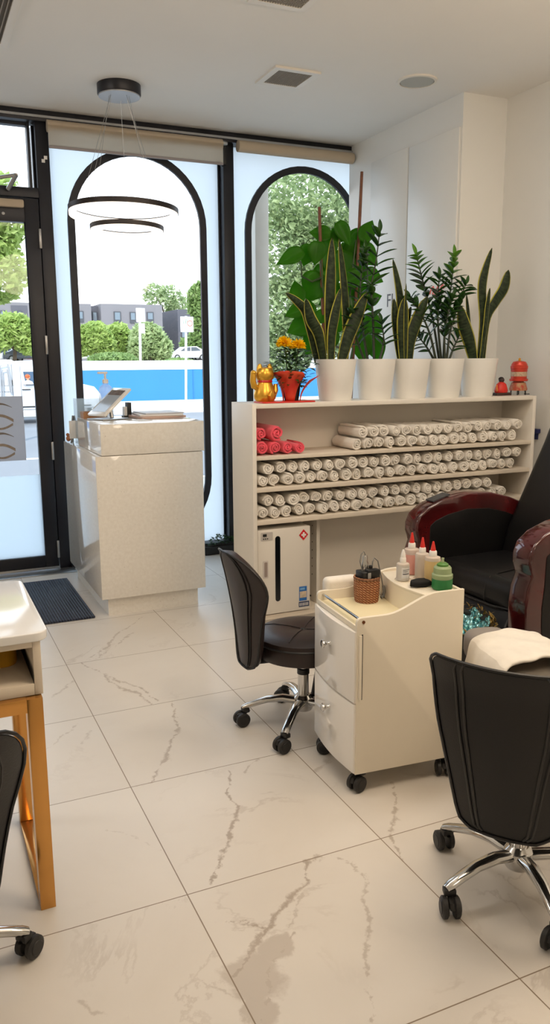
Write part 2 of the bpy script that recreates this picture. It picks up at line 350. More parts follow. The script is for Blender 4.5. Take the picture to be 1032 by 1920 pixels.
# ------------------------------------------------------------------ mesh builder
class MB:
    def __init__(s):
        s.b = bmesh.new(); s.uv = s.b.loops.layers.uv.new('UV'); s.mi = 0
    def box(s, x0, x1, y0, y1, z0, z1, bev=0.0, seg=2, mtx=None):
        r = bmesh.ops.create_cube(s.b, size=1.0)
        vs = r['verts']
        for v in vs:
            v.co = Vector(((x0+x1)/2 + v.co.x*(x1-x0), (y0+y1)/2 + v.co.y*(y1-y0), (z0+z1)/2 + v.co.z*(z1-z0)))
        if bev > 0:
            es = list({e for v in vs for e in v.link_edges})
            rb = bmesh.ops.bevel(s.b, geom=es, offset=bev, segments=seg, profile=.5, affect='EDGES', clamp_overlap=True)
            vs = list({v for f in rb['faces'] for v in f.verts} | {v for v in vs if v.is_valid})
        if mtx is not None:
            done = set()
            stack = [v for v in vs if v.is_valid]
            for v in stack:
                if v not in done: done.add(v); v.co = mtx @ v.co
        return s
    def ring(s, c, r, n, ax='z', sx=1.0, sy=1.0, ph=0.0):
        out = []
        for k in range(n):
            a = 2*PI*k/n + ph; x, y = r*sx*math.cos(a), r*sy*math.sin(a)
            p = Vector((x, y, 0)) if ax == 'z' else Vector((0, x, y)) if ax == 'x' else Vector((y, 0, x))
            out.append(s.b.verts.new(Vector(c)+p))
        return out
    def bridge(s, A, B, v0=0.0, v1=1.0):
        n = len(A)
        for k in range(n):
            f = s.b.faces.new((A[k], A[(k+1) % n], B[(k+1) % n], B[k]))
            for lp, (uu, vv) in zip(f.loops, ((k/n, v0), ((k+1)/n, v0), ((k+1)/n, v1), (k/n, v1))): lp[s.uv].uv = (uu, vv)
    def cap(s, A, flip=False):
        try: s.b.faces.new(list(reversed(A)) if flip else A)
        except ValueError: pass
    def lathe(s, prof, c=(0, 0, 0), n=24, ax='z', cap0=True, cap1=True, sx=1.0, sy=1.0):
        """prof: list of (radius, height)"""
        rings = []
        c = Vector(c)
        hh = [h for _, h in prof]; lo, hi = min(hh), max(hh)
        for r, h in prof:
            off = Vector((0, 0, h)) if ax == 'z' else Vector((h, 0, 0)) if ax == 'x' else Vector((0, h, 0))
            rings.append(s.ring(c+off, max(r, 1e-5), n, ax, sx, sy))
        d = (hi-lo) or 1
        for k in range(len(rings)-1): s.bridge(rings[k], rings[k+1], (hh[k]-lo)/d, (hh[k+1]-lo)/d)
        if cap0: s.cap(rings[0], True)
        if cap1: s.cap(rings[-1])
        return s
    def tube(s, pts, rad, n=8, cap=True, flat=1.0):
        """a tube along pts; rad a number or one per point"""
        pts = [Vector(p) for p in pts]; m = len(pts); rads = rad if isinstance(rad, (list, tuple)) else [rad]*m
        up = Vector((0, 0, 1)); rings = []
        for k in range(m):
            t = (pts[min(k+1, m-1)]-pts[max(k-1, 0)]).normalized()
            if k == 0:
                a = t.cross(up) if abs(t.dot(up)) < .95 else t.cross(Vector((1, 0, 0)))
            a = (a - t*a.dot(t)).normalized(); b = t.cross(a)
            rings.append([s.b.verts.new(pts[k] + (a*math.cos(2*PI*q/n) + b*math.sin(2*PI*q/n)*flat)*rads[k]) for q in range(n)])
        for k in range(m-1): s.bridge(rings[k], rings[k+1], k/(m-1), (k+1)/(m-1))
        if cap: s.cap(rings[0], True); s.cap(rings[-1])
        return s
    def prism(s, poly, d0, d1, plane='xy', bev=0.0, seg=2):
        """poly extruded between d0 and d1 along the axis left over"""
        def P(a, b, d): return Vector((a, b, d)) if plane == 'xy' else Vector((a, d, b)) if plane == 'xz' else Vector((d, a, b))
        A = [s.b.verts.new(P(a, b, d0)) for a, b in poly]; B = [s.b.verts.new(P(a, b, d1)) for a, b in poly]
        n = len(poly); fs = [s.b.faces.new(A), s.b.faces.new(B)]
        for k in range(n): fs.append(s.b.faces.new((A[k], A[(k+1) % n], B[(k+1) % n], B[k])))
        bmesh.ops.recalc_face_normals(s.b, faces=fs)
        if bev:
            es = [e for f in fs[:2] for e in f.edges]
            bmesh.ops.bevel(s.b, geom=es, offset=bev, segments=seg, profile=.5, affect='EDGES', clamp_overlap=True)
        return s
    def band(s, outer, inner, d0, d1, plane='xz'):
        """closed band between two loops with the same number of points"""
        def P(a, b, d): return Vector((a, b, d)) if plane == 'xy' else Vector((a, d, b)) if plane == 'xz' else Vector((d, a, b))
        V = [[s.b.verts.new(P(a, b, d)) for a, b in lp] for lp in (outer, inner) for d in (d0, d1)]
        o0, o1, i0, i1 = V; n = len(outer)
        for k in range(n):
            j = (k+1) % n
            for q in ((o0[k], o0[j], i0[j], i0[k]), (o1[k], i1[k], i1[j], o1[j]), (o0[k], o1[k], o1[j], o0[j]), (i0[k], i0[j], i1[j], i1[k])):
                s.b.faces.new(q)
        return s
    def grid(s, P, close_u=False):
        """P[i][j] points -> quads with UV"""
        V = [[s.b.verts.new(Vector(p)) for p in row] for row in P]; a, b = len(P), len(P[0])
        for i in range(a-1):
            for j in range(b-1 if not close_u else b):
                jj = (j+1) % b
                f = s.b.faces.new((V[i][j], V[i][jj], V[i+1][jj], V[i+1][j]))
                for lp, (uu, vv) in zip(f.loops, ((j/(b-1), i/(a-1)), ((j+1)/(b-1), i/(a-1)), ((j+1)/(b-1), (i+1)/(a-1)), (j/(b-1), (i+1)/(a-1)))): lp[s.uv].uv = (uu, vv)
        return V
    def sphere(s, c, r, sx=1, sy=1, sz=1, n=16):
        c = Vector(c); prof = []
        for k in range(n//2+1):
            a = -PI/2 + PI*k/(n//2); prof.append((r*math.cos(a), r*math.sin(a)*sz))
        return s.lathe(prof, c, n, cap0=False, cap1=False, sx=sx, sy=sy)
    def build(s, name, m, parent=None, loc=None, rotz=0.0, smooth=True, angle=35, solid=0.0, sub=0, off=-1.0):
        bmesh.ops.remove_doubles(s.b, verts=s.b.verts, dist=1e-6)
        bmesh.ops.recalc_face_normals(s.b, faces=s.b.faces)
        me = bpy.data.meshes.new(name); s.b.to_mesh(me); s.b.free()
        for mm in (m if isinstance(m, (list, tuple)) else [m]): me.materials.append(mm)
        if smooth:
            for p in me.polygons: p.use_smooth = True
            me.set_sharp_from_angle(angle=math.radians(angle))
        o = bpy.data.objects.new(name, me); COL.objects.link(o)
        if parent is not None: o.parent = parent
        if loc is not None: o.location = loc
        if rotz: o.rotation_euler = (0, 0, rotz)
        if solid:
            md = o.modifiers.new('solid', 'SOLIDIFY'); md.thickness = solid; md.offset = off
        if sub:
            md = o.modifiers.new('sub', 'SUBSURF'); md.levels = sub; md.render_levels = sub
        return o
def tag(o, label=None, cat=None, group=None, kind=None):
    if label: o['label'] = label
    if cat: o['category'] = cat
    if group: o['group'] = group
    if kind: o['kind'] = kind
    return o
def empty(name, label, cat, loc=(0, 0, 0), rotz=0.0, group=None):
    o = bpy.data.objects.new(name, None); COL.objects.link(o); o.location = loc; o.rotation_euler = (0, 0, rotz); o.empty_display_size = .1
    return tag(o, label, cat, group)
def struct(o): o['kind'] = 'structure'; return o
def copy_tree(o, parent=None):
    c = o.copy(); COL.objects.link(c)
    if parent is not None: c.parent = parent
    for ch in [x for x in bpy.data.objects if x.parent == o]: copy_tree(ch, c)
    return c
def text_mesh(name, txt, size, m, parent, origin, xdir, ydir, ext=.0006, align='LEFT'):
    cu = bpy.data.curves.new(name, 'FONT'); cu.body = txt; cu.size = size; cu.extrude = ext; cu.align_x = align; cu.resolution_u = 2
    o = bpy.data.objects.new(name, cu); COL.objects.link(o)
    dg = bpy.context.evaluated_depsgraph_get(); me = bpy.data.meshes.new_from_object(o.evaluated_get(dg))
    bpy.data.objects.remove(o); bpy.data.curves.remove(cu)
    xd, yd = Vector(xdir), Vector(ydir); zd = xd.cross(yd)
    for v in me.vertices: v.co = Vector(origin) + xd*v.co.x + yd*v.co.y + zd*v.co.z
    me.materials.clear(); me.materials.append(m)
    t = bpy.data.objects.new(name, me); COL.objects.link(t)
    if parent is not None: t.parent = parent
    return t
ORD = ['first','second','third','fourth','fifth','sixth','seventh','eighth','ninth','tenth','eleventh','twelfth','thirteenth','fourteenth','fifteenth','sixteenth','seventeenth','eighteenth','nineteenth','twentieth','twenty-first','twenty-second','twenty-third','twenty-fourth','twenty-fifth','twenty-sixth','twenty-seventh']

# ================================================================== STRUCTURE
XL, XR, YB, YF, ZC = -2.6, 3.40, -3.0, 5.45, 2.92
struct(MB().box(XL-.2, XR+.2, YB-.2, YF+.10, -.2, 0).build('floor', mFLOOR))
struct(MB().box(XL-.2, XR+.2, YB-.2, YF+.12, ZC, ZC+.25).build('ceiling', mCEIL))
struct(MB().box(XL-.2, XL, YB-.2, YF+.1, 0, ZC).build('wall_left', mWALL))
struct(MB().box(XR, XR+.2, YB-.2, YF+.1, 0, ZC).build('wall_right', mWALL))
struct(MB().box(XL, XR, YB-.2, YB, 0, ZC).build('wall_back', mWALL))
mFAC = mat('facade render', (196, 192, 186), .8, bump=.2)
struct(MB().box(XL-.2, XR+.2, YF+.12, YF+.3, ZC, 4.3).box(XL-.2, -.27, YF, YF+.14, 0, ZC).box(3.30, XR, YF, YF+.14, 0, ZC).build('wall_front', mFAC))
# full height cabinet column in the corner
t = MB().box(3.08, XR, 4.11, YF, 0, ZC)
tw = struct(t.build('wall_cabinet', mCAB))
tw.name = 'trim_1'
for (y0, y1, z1) in ((4.125, 4.648, 2.735), (4.662, 5.12, 2.742)):
    MB().box(3.066, 3.0805, y0, y1, .1, z1, .003).build('cabinet_panel', mCAB, tw)
mTXT = mat('grey vinyl lettering', (78, 76, 80), .5)
mTXTR = mat('coral vinyl lettering', (226, 110, 104), .5)
text_mesh('lettering', 'FI', .125, mTXT, tw, (3.0655, 4.885, 1.752), (0, -1, 0), (0, 0, 1))
text_mesh('lettering', 'E', .125, mTXT, tw, (3.0655, 4.742, 1.752), (0, -1, 0), (0, 0, 1))
sc = MB()
pts = [(4.37, 1.80), (4.355, 1.835), (4.335, 1.845), (4.325, 1.825), (4.34, 1.80), (4.32, 1.79), (4.30, 1.82), (4.285, 1.845), (4.275, 1.82), (4.265, 1.805), (4.25, 1.84), (4.235, 1.85), (4.225, 1.825), (4.21, 1.84)]
sc.tube([(3.0655, a, b) for a, b in pts], .0055, 6).build('script_lettering', mTXTR, tw)

# shop front: frames, glass, frost, arches
G = 5.52
fr = MB()
fr.box(-.3, 3.3, 5.42, 5.56, 2.855, ZC, .004)
hd = struct(fr.build('trim_2', mFRAME))
MB().box(-.28, 3.09, 5.405, 5.42, 2.872, 2.886).build('track', mALU, hd)
for (a, b) in ((.845, .925), (2.088, 2.165)):
    pass
MUL = [(.842, .922), (2.088, 2.166)]
for k, (a, b) in enumerate(MUL):
    m_ = struct(MB().box(a, b, 5.45, 5.58, 0, 2.856, .004).build('trim_%d' % (k+3), mFRAME))
    MB().box(a-.014, a+.001, 5.52, 5.58, .06, 2.85, .002).build('glazing_bead', mFRAME, m_)
    if k == 1: MB().box(a-.02, a+.003, 5.39, 5.45, 2.70, 2.855, .004).build('blind_bracket', mPLAS, m_)
    else: MB().box(a+.03, a+.05, 5.445, 5.4505, 2.62, 2.64).box(a+.045, a+.065, 5.445, 5.4505, 2.64, 2.66).build('tape_mark', mPAPER, m_)
sl = struct(MB().box(.915, 3.3, 5.42, 5.58, 0, .07, .004).build('trim_5', mFRAME))
def stadium(cx, zt, zb, r, n=24):
    pts = []
    for k in range(n+1): a = PI*k/n; pts.append((cx+r*math.cos(a), zt-r0+ r*math.sin(a)))
    for k in range(n+1): a = PI+PI*k/n; pts.append((cx+r*math.cos(a), zb+r0+ r*math.sin(a)))
    return pts
r0 = .476
def shop_window(num, x0, x1, cx, label):
    wz0, wz1 = .06, 2.86
    win = MB().box(x0, x1, G+.012, G+.022, wz0, wz1).build('window_%d' % num, mGLASS); struct(win)
    # frosted film with a stadium shaped clear opening
    inner = stadium(cx, 2.772, .085, r0-.01)
    outer = []
    for (px_, pz) in inner:
        dx, dz = px_-cx, pz-(2.772+.085)/2
        sX = ((x1-cx) if dx > 0 else (cx-x0))/abs(dx) if abs(dx) > 1e-9 else 1e9
        sZ = ((wz1-(2.772+.085)/2) if dz > 0 else ((2.772+.085)/2-wz0))/abs(dz) if abs(dz) > 1e-9 else 1e9
        sc_ = min(sX, sZ); outer.append((cx+dx*sc_, (2.772+.085)/2+dz*sc_))
    b = MB(); n = len(inner)
    A = [b.b.verts.new((p[0], G+.011, p[1])) for p in inner]; B = [b.b.verts.new((p[0], G+.011, p[1])) for p in outer]
    for k in range(n): b.b.faces.new((A[k], A[(k+1) % n], B[(k+1) % n], B[k]))
    # square off the corners
    for (X, Z) in ((x0, wz0), (x0, wz1), (x1, wz0), (x1, wz1)):
        best = []
        for k in range(n):
            j = (k+1) % n; p, q = outer[k], outer[j]
            onx = lambda t_: abs(t_[0]-X) < 1e-6; onz = lambda t_: abs(t_[1]-Z) < 1e-6
            if (onx(p) and onz(q)) or (onz(p) and onx(q)): best = [k, j]
        if best:
            c = b.b.verts.new((X, G+.011, Z)); b.b.faces.new((B[best[0]], B[best[1]], c))
    b.build('frosted_film', mFROST, win, smooth=False)
    band = MB().band(stadium(cx, 2.772, .085, r0), stadium(cx, 2.772, .085, r0-.046), G-.012, G+.010)
    band.build('arch_band', mRING, win)
    return win
shop_window(1, .922, 2.088, 1.502, '')
shop_window(2, 2.166, 3.30, 2.748, '')
# transom over the door and the door
tr = struct(MB().box(-.27, .842, 5.44, 5.56, 2.405, 2.465, .004).build('trim_6', mFRAME))
tg = struct(MB().box(-.27, .80, G, G+.01, 2.465, 2.86).build('window_3', mGLASS))
MB().box(.795, .812, 5.47, 5.55, 2.465, 2.86, .002).box(-.27, .80, 5.5, 5.55, 2.84, 2.86).build('sash', mRING, tg)
MB().box(-.27, -.19, 5.45, 5.56, 0, 2.86).build('frame', mFRAME, tg)
dr = struct(MB().box(.748, .836, 5.44, 5.50, .02, 2.40, .003).box(-.185, -.10, 5.44, 5.50, .02, 2.40, .003).box(-.10, .748, 5.44, 5.50, .022, .10, .003).box(-.10, .748, 5.44, 5.50, 2.255, 2.40, .003).build('door_1', mFRAME))
MB().box(-.10, .748, 5.466, 5.474, .10, 2.255).build('pane', mGLASS, dr)
MB().box(-.10, .748, 5.460, 5.465, .10, .655).build('frosted_film', mFROST, dr)
MB().box(-.10, .836, 5.425, 5.45, .008, .024, .002).build('threshold', mALU, dr)
for z in (2.16, 1.50, .81, .14):
    MB().box(.826, .842, 5.428, 5.442, z-.06, z+.06, .003).build('hinge', mALU, dr)
MB().box(.30, .745, 5.405, 5.437, 2.335, 2.385, .012).build('door_blind', mBEIGE, dr)
MB().lathe([(.006, 0), (.02, .008), (.022, .016), (.012, .024)], (.62, 5.438, 2.30), 16, 'y').build('door_knob', mALU, dr)
cl = MB().tube([(.50, 5.39, 2.475), (.70, 5.36, 2.515), (.70, 5.35, 2.512)], .011, 8).tube([(.70, 5.352, 2.515), (.655, 5.42, 2.44)], .014, 8)
cl.build('closer_arm', mALU, dr)
struct(MB().box(-.27, .93, 5.30, 5.44, .0, .006, .002).build('trim_7', mALU))
# poster on the door glass
po = empty('poster', 'grey poster of eyes and brows on the glass door', 'poster', (0, 0, 0))
MB().box(.22, .665, 5.452, 5.459, .757, 1.175).build('sheet', milky('poster paper', (204, 207, 214), 0.0), po)
mBROW = mat('printed brow', (118, 106, 96), .6, var=.2, vscale=60); mEYE = mat('printed lash', (150, 134, 118), .6, var=.25, vscale=60)
def arcshape(cx, cz, w_, h_, th0, th1, name, m):
    up = [(cx-w_/2+w_*k/12, cz+h_*math.sin(PI*min(1, k/12*.95+.05))) for k in range(13)]
    lo = [(x, z-(th0+(th1-th0)*k/12)) for k, (x, z) in enumerate(up)]
    MB().prism(up+lo[::-1], 5.4505, 5.4525, 'xz').build(name, m, po)
for zc in (1.0, .81):
    arcshape(.52, zc+.105, .15, .030, .024, .003, 'printed_brow', mBROW)
    arcshape(.52, zc+.028, .16, .034, .014, .02, 'printed_eyelid', mEYE)
    arcshape(.52, zc+.004, .15, -.030, .010, .016, 'printed_eyelid', mEYE)

# blinds
bl = empty('roller_blind', 'beige roller blind let down a hand over the window by the door', 'blind', (0, 0, 0))
MB().lathe([(.036, 0), (.036, 1.15)], (.905, 5.385, 2.822), 20, 'x').build('roller', mBEIGE, bl)
MB().box(.905, 2.05, 5.348, 5.352, 2.70, 2.822).build('fabric', mBLIND, bl)
MB().box(.905, 2.05, 5.343, 5.357, 2.686, 2.702, .003).build('bottom_bar', mat('blind bar', (150, 142, 142), .5), bl)
MB().lathe([(.012, 0), (.016, .02), (.010, .04)], (2.055, 5.385, 2.835), 12, 'x').build('bracket', mALU, bl)
bl2 = empty('roller_blind', 'beige roller blind fully rolled up above the arched window behind the plants', 'blind', (0, 0, 0))
MB().lathe([(.038, 0), (.038, .895)], (2.17, 5.38, 2.826), 20, 'x').build('roller', mBEIGE, bl2)

# ceiling fittings
def vent(x0, x1, y0, y1, label, n, along='x'):
    v = empty('ceiling_vent', label, 'vent', ((x0+x1)/2, (y0+y1)/2, ZC), group='ceiling air grilles')
    a, b = (x1-x0)/2, (y1-y0)/2
    f = MB().band([(-a, -b), (a, -b), (a, b), (-a, b)], [(-a+.035, -b+.035), (a-.035, -b+.035), (a-.035, b-.035), (-a+.035, b-.035)], -.012, 0, 'xy')
    f.build('frame', mLAM, v)
    MB().box(-a+.03, a-.03, -b+.03, b-.03, -.002, 0).build('backing', mat('vent shade', (96, 88, 78), .8), v)
    s = MB()
    for k in range(n):
        p = -a+.04+(2*a-.08)*(k+.5)/n; s.box(p-.002, p+.002, -b+.034, b-.034, -.010, -.003)
    if along == 'xy':
        for k in range(n):
            p = -b+.04+(2*b-.08)*(k+.5)/n; s.box(-a+.034, a-.034, p-.002, p+.002, -.010, -.003)
    s.build('grille', mat('vent grille', (150, 142, 130), .6), v, smooth=False)
vent(1.895, 2.165, 4.15, 4.43, 'square white ceiling grille between the pendant lamp and the round speaker', 16, 'xy')
vent(1.46, 1.735, 3.20, 3.495, 'ceiling grille cut off by the top edge of the photo above the plants', 16, 'xy')
vent(-.25, .575, 3.5, 4.43, 'long ribbed ceiling grille in the upper left corner of the photo', 34)
sp = empty('ceiling_speaker', 'round white speaker set in the ceiling near the cabinet column', 'speaker', (2.72, 4.06, ZC))
MB().lathe([(.112, 0), (.110, -.008), (.096, -.010), (.096, 0)], n=36, cap0=False, cap1=False).build('rim', mLAM, sp)
MB().lathe([(.096, -.001), (.092, -.008), (.0, -.010)], n=36).build('speaker_grille', mat('speaker mesh', (178, 180, 176), .7, bump=.5, bscale=900), sp)

# pendant
pd = empty('pendant_lamp', 'dark pendant lamp with two glowing LED rings hanging before the arched window', 'lamp', (1.215, 4.79, 0))
MB().lathe([(.122, ZC), (.122, ZC-.05), (.118, ZC-.056)], n=40).build('canopy', mFRAME, pd)
MB().lathe([(.117, ZC-.054), (.116, ZC-.062), (0, ZC-.064)], n=40).build('canopy_plate', mat('brushed plate', (172, 172, 174), .4, metal=.6), pd)
def ringlamp(c, R, h, tilt):
    b = MB(); n = 72
    prof = [(R, h), (R, 0), (R-.006, 0), (R-.006, h-.004), (R-.03, h-.004), (R-.03, h)]
    b.lathe([(R, 0), (R, h), (R-.020, h), (R-.020, h-.004), (R-.017, h-.004), (R-.017, .003), (R-.020, .002), (R-.020, 0), (R, 0)], n=n, cap0=False, cap1=False)
    o = b.build('ring', mat('ring metal', (52, 46, 44), .4, metal=.5), pd, c)
    MB().lathe([(R-.004, .002), (R-.005, -.020), (R-.008, -.023), (R-.0215, -.023), (R-.0225, -.020), (R-.0225, h-.006), (R-.0175, h-.005)], n=n, cap0=False, cap1=False).build('diffuser', mLED, o)
    o.rotation_euler = tilt
    return o
ringlamp((0, 0, 2.235), .315, .028, (math.radians(-1), math.radians(1.2), 0))
ringlamp((.015, 0, 2.14), .212, .025, (math.radians(-1), math.radians(1.2), 0))
wr = MB()
for a, R, zb in ((.5, .30, 2.255), (2.2, .30, 2.255), (3.6, .30, 2.255), (5.2, .30, 2.255), (1.2, .197, 2.155), (3.3, .197, 2.155), (5.6, .197, 2.155)):
    wr.tube([(.06*math.cos(a), .06*math.sin(a), ZC-.062), (R*math.cos(a), R*math.sin(a), zb)], .0012, 5)
wr.build('suspension_wire', mALU, pd)
# ================================================================== OUTSIDE
mPAVE = mat('pale pavement', (214, 210, 202), .85, bump=.3, bscale=6, var=.08, vscale=.8)
mROAD = mat('asphalt road', (128, 130, 134), .9, bump=.5, bscale=20, var=.15, vscale=.6)
mCPARK = mat('car park ground', (206, 202, 194), .9, var=.1, vscale=.5)
mBLUEW = mat('blue painted retaining wall', (46, 122, 184), .7, var=.07, vscale=.7, bump=.1, bscale=4)
mCONC = mat('pale concrete', (236, 234, 228), .8, var=.04, vscale=.6)
struct(MB().box(-30, 60, 5.56, 9.2, -.22, -.02).build('ground_near', mPAVE)).name = 'floor_pavement'
rd = struct(MB().box(-30, 60, 9.2, 21.4, -.25, -.03).build('floor_road', mROAD))
MB().box(-30, 60, 9.2, 9.35, -.03, -.01).box(-30, 60, 12.2, 12.35, -.03, -.026).build('road_line', mCONC, rd)
struct(MB().box(-30, 60, 21.4, 28.0, -.22, .0).build('floor_footpath', mPAVE))
bw = MB()
bw.box(-26, 48, 28, 28.4, -.1, 1.075)
wall = struct(bw.build('wall_retaining', mBLUEW))
for k in range(14):
    MB().box(-20+k*4.2, -19.96+k*4.2, 27.985, 28.0, 0, 1.07).build('wall_joint', mat('blue joint', (40, 110, 170), .7), wall)
struct(MB().box(-26, 48, 28.02, 29.2, 1.075, 1.40, .02).build('wall_coping', mCONC))
struct(MB().box(-26, 60, 29.2, 90, 1.0, 1.39).build('floor_car_park', mCPARK))

def pxm(x, y, Y):
    return (atY(x, y, Y)-Vector((0, 0, EYE))).dot(_f)/1497.0
def foliage(parent, crowns, leaf, m, name='foliage', seed=1):
    rnd = random.Random(seed); V = []; F = []
    for (c, r, n) in crowns:
        for _ in range(n):
            while True:
                p = Vector((rnd.uniform(-1, 1), rnd.uniform(-1, 1), rnd.uniform(-1, 1)))
                if .25 < p.length < 1: break
            p = p * (p.length ** -.35)
            if p.length > 1: p.normalize()
            q = Vector((c[0]+p.x*r[0], c[1]+p.y*r[1], c[2]+p.z*r[2]))
            a = Vector((rnd.gauss(0, 1), rnd.gauss(0, 1), rnd.gauss(0, .7))).normalized()
            b = a.cross(Vector((rnd.gauss(0, 1), rnd.gauss(0, 1), rnd.gauss(0, 1)))).normalized()
            s = leaf*rnd.uniform(.6, 1.3); k = len(V)
            n_ = a.cross(b)*s*.18
            V += [q-a*s, q-b*s*.45+n_, q+a*s, q+b*s*.45+n_]; F += [(k, k+1, k+2), (k, k+2, k+3)]
    me = bpy.data.meshes.new(name); me.from_pydata([tuple(v) for v in V], [], F); me.materials.append(m)
    o = bpy.data.objects.new(name, me); COL.objects.link(o); o.parent = parent; return o
def tree(name, label, crowns_px, Y, leaf, m, trunk_px=None, zg=1.39, n=900, seed=1, cat='tree', group=None, tr_r=.12):
    """crowns_px: (px, py, rx, ry, share) crown blobs at depth Y"""
    e = empty(name, label, cat, (0, 0, 0), group=group)
    cr = []
    for (x, y, rx, ry, sh) in crowns_px:
        c = atY(x, y, Y); k = pxm(x, y, Y)
        cr.append(((c.x, c.y+random.uniform(-.3, .3)*rx*k, c.z), (rx*k, rx*k*.8, ry*k), int(n*sh)))
    foliage(e, cr, leaf, m, seed=seed)
    x, y = trunk_px if trunk_px else (crowns_px[0][0], crowns_px[0][1])
    c = atY(x, y, Y); b = MB()
    b.tube([(c.x, c.y, zg-.02), (c.x+.05, c.y, zg+(c.z-zg)*.5), (c.x, c.y, c.z+.1)], [tr_r, tr_r*.75, tr_r*.35], 8)
    for (q, _, _) in cr: b.tube([(c.x, c.y, zg+(c.z-zg)*.6), ((c.x+q[0])/2, (c.y+q[1])/2, (c.z+q[2])/2+.1), (q[0], q[1], q[2])], [tr_r*.5, tr_r*.35, tr_r*.12], 6)
    b.build('trunk', mBARK, e)
    return e
G_T = 'trees across the street'
tree('big_tree', 'large pale leafy tree filling the arched window behind the potted plants', [(585, 385, 105, 80, .8), (530, 470, 70, 90, .5), (620, 470, 95, 100, .7), (560, 590, 85, 80, .9), (650, 600, 90, 100, .8), (530, 650, 60, 60, .5)], 13.5, .062, mTREE2, (640, 560), -.02, 4200, 3, tr_r=.16)
tree('street_tree', 'yellow-green tree seen through the upper glass of the door', [(-40, 420, 75, 95, 1), (5, 400, 45, 75, .5), (-10, 510, 60, 60, .7)], 14, .07, mTREE1, (-60, 520), -.02, 2000, 4)
tree('car_park_tree', 'round bright green tree behind the cars seen through the door', [(25, 618, 42, 30, 1), (58, 640, 32, 26, .6), (-15, 630, 40, 34, .6)], 44, .2, mTREE1, (25, 640), n=1500, seed=5, group=G_T)
tree('car_park_tree', 'bright green tree at the left of the arched window, beside the black arch band', [(178, 632, 32, 28, 1), (160, 645, 24, 22, .5), (195, 645, 20, 20, .5)], 44, .2, mTREE1, (178, 645), n=1400, seed=6, group=G_T)
tree('car_park_tree', 'green tree in the middle of the arched window just left of the white sign pole', [(222, 635, 26, 28, 1), (236, 648, 24, 20, .5)], 45, .2, mTREE1, (222, 648), n=1200, seed=7, group=G_T)
tree('olive_tree', 'pale grey-green olive tree right of the white sign pole', [(280, 640, 36, 36, 1), (262, 655, 22, 22, .4), (300, 655, 24, 24, .4)], 42, .17, mTREE3, (282, 655), n=2000, seed=8, group=G_T)
tree('gum_tree', 'tall thin gum tree rising behind the end of the grey building', [(292, 552, 24, 20, .6), (318, 560, 24, 26, .7), (335, 575, 18, 26, .5), (318, 610, 16, 34, .4)], 85, .3, mTREE2, (318, 600), n=420, seed=9, group=G_T, tr_r=.25)
tree('dark_tree', 'dark green tree at the right side of the arched window behind the parking sign', [(375, 570, 26, 40, 1), (380, 625, 24, 45, .8), (352, 650, 14, 18, .3)], 48, .22, mHEDGE, (378, 630), n=1400, seed=10, group=G_T)
e = empty('hedge', 'low clipped hedge on the car park edge above the blue wall', 'hedge', (0, 0, 0))
c = atY(212, 670, 38); k = pxm(212, 670, 38)
foliage(e, [((c.x, c.y, c.z-.1), (46*k, 1.2, 13*k), 2600), ((c.x+3.2, c.y, c.z-.25), (30*k, 1.2, 8*k), 900)], .1, mHEDGE, seed=11)
MB().box(c.x-.9, c.x+.9, c.y-.5, c.y+.5, 1.36, c.z-.1, .2).build('stem', mBARK, e)

# buildings
mBG = mat('grey cladding', (118, 116, 120), .8, var=.06, vscale=.3); mBG2 = mat('dark grey cladding', (84, 84, 92), .8, var=.05, vscale=.3)
mWIN = mat('dull window', (96, 112, 124), .15, spec=.8); mWFR = mat('dark window frame', (66, 68, 74), .5)
b1 = empty('grey_building', 'long two-storey grey building beyond the car park', 'building', (0, 0, 0))
YB1 = 70
A = atY(-60, 565, YB1); B = atY(304, 574, YB1); zt = 6.15
MB().box(A.x-4, atY(172, 600, YB1).x, YB1, YB1+12, 1.3, zt).build('wall', mBG, b1)
MB().box(atY(172, 600, YB1).x, atY(190, 600, YB1).x, YB1+1.0, YB1+12, 1.3, zt-.1).build('recess', mBG2, b1)
MB().box(atY(190, 600, YB1).x, B.x, YB1-.02, YB1+12, 1.3, zt+.05).build('wall', mBG, b1)
MB().box(atY(22, 600, YB1).x, atY(52, 600, YB1).x, YB1-.06, YB1, 3.6, zt-.25).build('recess', mBG2, b1)
for (x0, y0, x1, y1, dpt) in ((213, 584, 227, 606, -.04), (243, 585, 255, 606, -.04), (275, 585, 288, 605, -.04), (147, 583, 157, 604, -.02), (177, 583, 188, 608, .98), (0, 582, 12, 606, -.02), (32, 583, 42, 606, -.08)):
    p, q = atY(x0, y0, YB1), atY(x1, y1, YB1)
    wf = MB().box(p.x, q.x, YB1+dpt-.06, YB1+dpt+.02, q.z, p.z).build('window', mWFR, b1)
    MB().box(p.x+.08, q.x-.08, YB1+dpt-.09, YB1+dpt-.05, q.z+.28, p.z-.08).build('pane', mWIN, wf)
b2 = empty('dark_building', 'dark grey building behind the parking sign', 'building', (0, 0, 0))
p, q = atY(333, 580, 72), atY(378, 650, 72)
MB().box(p.x, q.x+3, 72, 80, 1.3, p.z).build('wall', mBG2, b2)
wf = MB().box(p.x+.3, p.x+.9, 71.93, 72.02, 3.4, 4.8).build('window', mWFR, b2); MB().box(p.x+.36, p.x+.84, 71.9, 71.95, 3.5, 4.7).build('pane', mWIN, wf)

